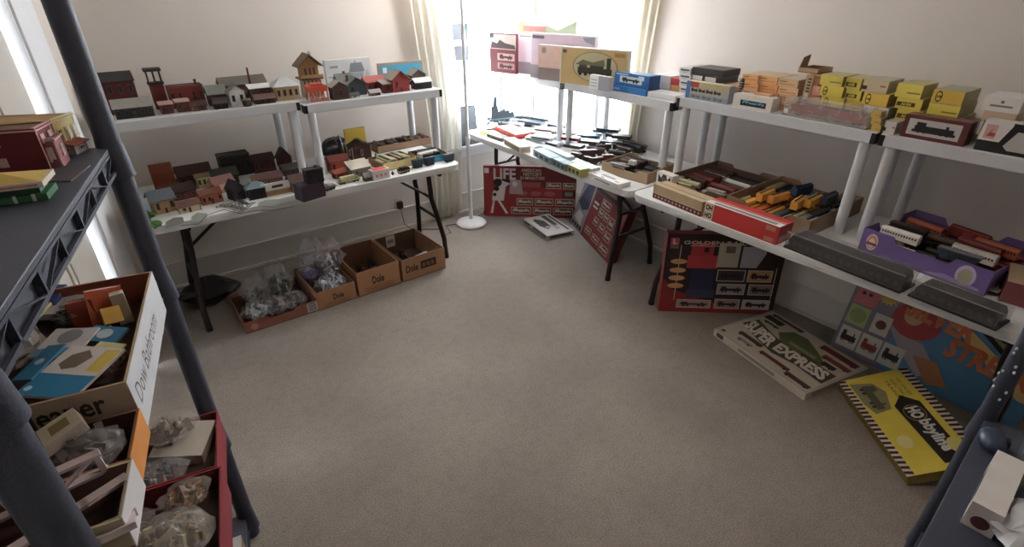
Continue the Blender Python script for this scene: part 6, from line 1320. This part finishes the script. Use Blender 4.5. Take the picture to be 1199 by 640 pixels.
o, c, t_, w_ = tS('white_sided_carton', 'open carton with a white right side holding pale trestle parts, nearest the camera', .922, .806, .045, .38, .06, zz, col='b5a480', inner='6a4a40')
m = MB(); m.box(w_/2+.0003, -.057, 0, w_/2+.002, .057, .062, M('cfcdd0', .5)); m.build('side_print', o)
C0 = (c, t_); zb = zz+.005
pk('kit_block', 'brown carton on the bottom of the white-sided carton', 0, 0, zb,   .31, .09, .012, 0, 0, 0, '4c3834', cat='box'); zb += .0125
pkp = M('cdbcbc', .5)
def trestle(label, u, v, z, rz, rx, L_=.16, H=.06):
    u = .06+u*.9; v *= .6
    q = thing('model_trestle', label, 'model trestle', inside(c, t_, u, v, z), 0, 'pale model trestles'); q.rotation_euler = (rx, 0, t_+rz)
    m = MB(); m.box(-L_/2, -.005, H-.008, L_/2, .005, H, pkp); m.box(-L_/2, -.005, 0, L_/2, .005, .007, pkp)
    m.build('beam', q)
    for i in range(4):
        m = MB(); x = -L_/2+.006+i*(L_-.012)/3; m.box(x-.004, -.004, .0, x+.004, .004, H, pkp); m.build('leg', q)
    m = MB()
    for i in range(3): x = -L_/2+.006+i*(L_-.012)/3; m.prism([(x, .006), (x+.006, .006), (x+(L_-.012)/3, H-.008), (x+(L_-.012)/3-.006, H-.008)], -.003, .003, pkp, 'y')
    m.build('brace', q)
trestle('pale pink plastic trestle propped across the far edge of the white-sided carton', .02, .06, zb+.035, .3, .4, .17, .06)
trestle('pale plastic trestle in the middle of the white-sided carton', .05, .0, zb+.02, .55, .8, .16, .055)
trestle('pale plastic trestle lying low at the right of the white-sided carton', .08, -.05, zb+.01, .2, 1.2, .13, .05)
trestle('pale plastic trestle sticking out at the left of the white-sided carton', -.08, -.04, zb+.03, -.3, .6, .15, .055)
trestle('pale plastic trestle nearest the camera in the white-sided carton', -.03, -.08, zb+.02, .1, .9, .14, .05)

# third board: red trays of bags
z3 = T3+.0006
def redtray(label, un, uf, vr, w, h, lb):
    return tS('red_tray', label, un, uf, vr, w, h, z3, col='8c2630', inner='6a1c22')
o, c, t_, w_ = redtray('dark red tray with a cream box lid, at the far end of the third board', .29, .045, .035, .3, .11, '')
C0 = (c, t_); zb = z3+.005
pk('kit_block', 'brown carton under the bags in the far red tray', 0, 0, zb, .27, .215, .05, 0, 0, 0, '5a4a44', cat='box'); zb += .0505
pk('white_lid_box', 'cream box lid with a clear bag on it in the far red tray', .055, .05, zb, .14, .13, .05, -.3, .1, .1, 'bdb4a6', None, cat='box lid')
bag('parts_bag', 'clear bag of brown parts on the cream lid in the far red tray', inside(c, t_, .03, .06, zb+.058), .075, .06, .06, ['6a5048', '8a7a70', 'b8b0a8', '4a3a38'], 71, clear('d8d0c8', .24, .1, bump=.4), 30, .016, False)
bag('parts_bag', 'clear bag of grey-blue parts at the near side of the far red tray', inside(c, t_, -.02, -.07, zb), .09, .055, .07, ['8a8488', '6a6a74', 'a89c98', '5a4440'], 72, clear('cfd0d4', .2, .1, bump=.4), 36, .016, False)
o, c, t_, w_ = redtray('bright red tray of tan parts in bags, nearer the camera on the third board', .58, .3, .045, .33, .115, '')
C0 = (c, t_); zb = z3+.005
pk('kit_block', 'brown carton under the bags in the near red tray', 0, 0, zb, .3, .25, .05, 0, 0, 0, '4c3a36', cat='box'); zb += .0505
bag('parts_bag', 'large clear bag of tan model parts in the near red tray', inside(c, t_, .05, -.03, zb), .095, .085, .08, ['b09a6c', '9a8660', 'c4b084', '7a6a4c'], 73, clear('dcdcd8', .28, .1, bump=.5), 90, .018, False)
bag('parts_bag', 'clear bag with amber-tinted end lying at the far right of the near red tray', inside(c, t_, .08, .08, zb+.02), .06, .05, .07, ['b87a48', 'a88a68', '8a6a58'], 74, clear('c8b8a8', .2, .1, bump=.4), 24, .016, False)
bag('parts_bag', 'clear bag of pinkish parts at the left of the near red tray', inside(c, t_, -.07, .04, zb), .075, .075, .07, ['a88a84', '8a6a68', 'c8b4ac'], 75, clear('d0c8c8', .2, .1, bump=.4), 40, .018, False)
bag('parts_bag', 'clear bag of light tan parts at the near left of the near red tray', inside(c, t_, -.09, -.07, zb), .06, .055, .07, ['b8a884', '8f8468', 'c9bfa4'], 76, clear('d8d8d4', .2, .1, bump=.4), 40, .016, False)
# lowest board
carton('tan_carton', 'tan carton with a white flap on the lowest board of the left rack', 'box', S(.36, -.13, T4+.0006), S(.36, .0, T4+.0006), T4+.0006, .2, h=.08, col='a07a60', mats=dict(top='b9b6b4'), ang=XA)

# ------------------------------------------------------------------ right foreground rack
RA = math.radians(4.6)
RL = Vector((1.70, .118, 0))-Vector((math.cos(RA), math.sin(RA), 0))*.92
black_rack('black plastic rack in the right foreground with a white windowed box on its board', RL, RA, .92, .45, (.75, .28), 1.95, r=.027, flecks=1, near_h=.77)
EXr = Vector((math.cos(RA), math.sin(RA), 0)); EYr = Vector((-EXr.y, EXr.x, 0))
def Q(x, y, z): p = RL+EXr*x+EYr*y; return Vector((p.x, p.y, z))
z = .7508
a = at((1144, 640), z); b_ = at((1138, 555), z)
def pr(f, w, d, h):
    F = f['front']; F.rect(.16, .22, .84, .78, M('23283a', .2)); F.train(.2, .28, .8, .7, M('3a4258'), BLACK, 2); f['left'].disc(.5, .5, .25, M('5a2a2c'), 1)
carton('windowed_box', 'white box with a dark train window on the board of the right black rack', 'box', at((1142, 632), z), at((1140, 556), z), z, .075, h=.07, col='cfc9c4', prints=pr) if 0 else None
c_b = at((1157, 588), z)
q = thing('windowed_box', 'white box with a dark train window on the board of the right black rack', 'box', Vector((c_b.x, c_b.y, z)), math.radians(184))
m = MB(); w2, d2, h2 = .22, .055, .07; m.box(-w2/2, -d2/2, 0, w2/2, d2/2, h2, M('cfc9c4', .5)); F = faces(m, w2, d2, h2)
F['front'].rect(.2, .2, .8, .8, M('23283a', .2)); F['front'].train(.24, .28, .76, .74, M('3a4258'), BLACK, 2); F['right'].disc(.5, .35, .3, M('5a2a2c'), 1); F['left'].disc(.5, .35, .3, M('5a2a2c'), 1); m.build('carton', q)
q = thing('camera_strap_case', 'small dark blue lumpy case behind the white windowed box', 'case', at((1158, 522), z), .3); m = MB(); m.blob((0, 0, .022), .045, .03, .022, M('2f3f58', .35), 8, 14, .03); m.build('case', q); m = MB(); m.box(-.01, -.032, .018, .012, -.026, .036, BLACK); m.build('clasp', q)
q = thing('glass_strip', 'long grey glassy strip leaning on the board of the right black rack', 'strip', at((1192, 530), z), RA); m = MB(); m.X = Matrix.Rotation(math.radians(20), 4, 'X'); m.box(-.2, -.006, .0, .08, 0, .07, clear('9aa4ac', .32, .1)); m.build('strip', q)
bag('white_bag', 'blurry white crumpled bag at the bottom right corner of the picture', at((1195, 632), z), .09, .06, .07, ['d8d8da', 'c4c4c8'], 81, M('c9ccd4', .5, bump=.2), 6, .015, False)
for i, (x0, x1) in enumerate(((.36, .62), (.12, .5))):
    q = thing('paper_strip', ['upper white paper strip poking out under the board of the right rack', 'lower white paper strip nearer the camera under the right rack board'][i], 'paper', Q((x0+x1)/2, -.03, .2806+i*.0), RA)
    m = MB(); L_ = x1-x0
    if i == 0: m.box(-L_/2, -.005, 0, L_/2, .0, .17, M('bdb9b4', .6)); m.prism([(-L_/2, .1), (-L_/2-.03, .08), (-L_/2, .17)], -.005, 0, M('bdb9b4', .6), 'y')
    else: m.X = Matrix.Translation((0, -.02, 0)); m.box(-L_/2, -.005, 0, L_/2, .0, .12, M('a87a78', .6)); m.box(-L_/2, -.005, .1205, L_/2, 0, .2, M('bdb9bc', .6))
    m.build('sheet', q)
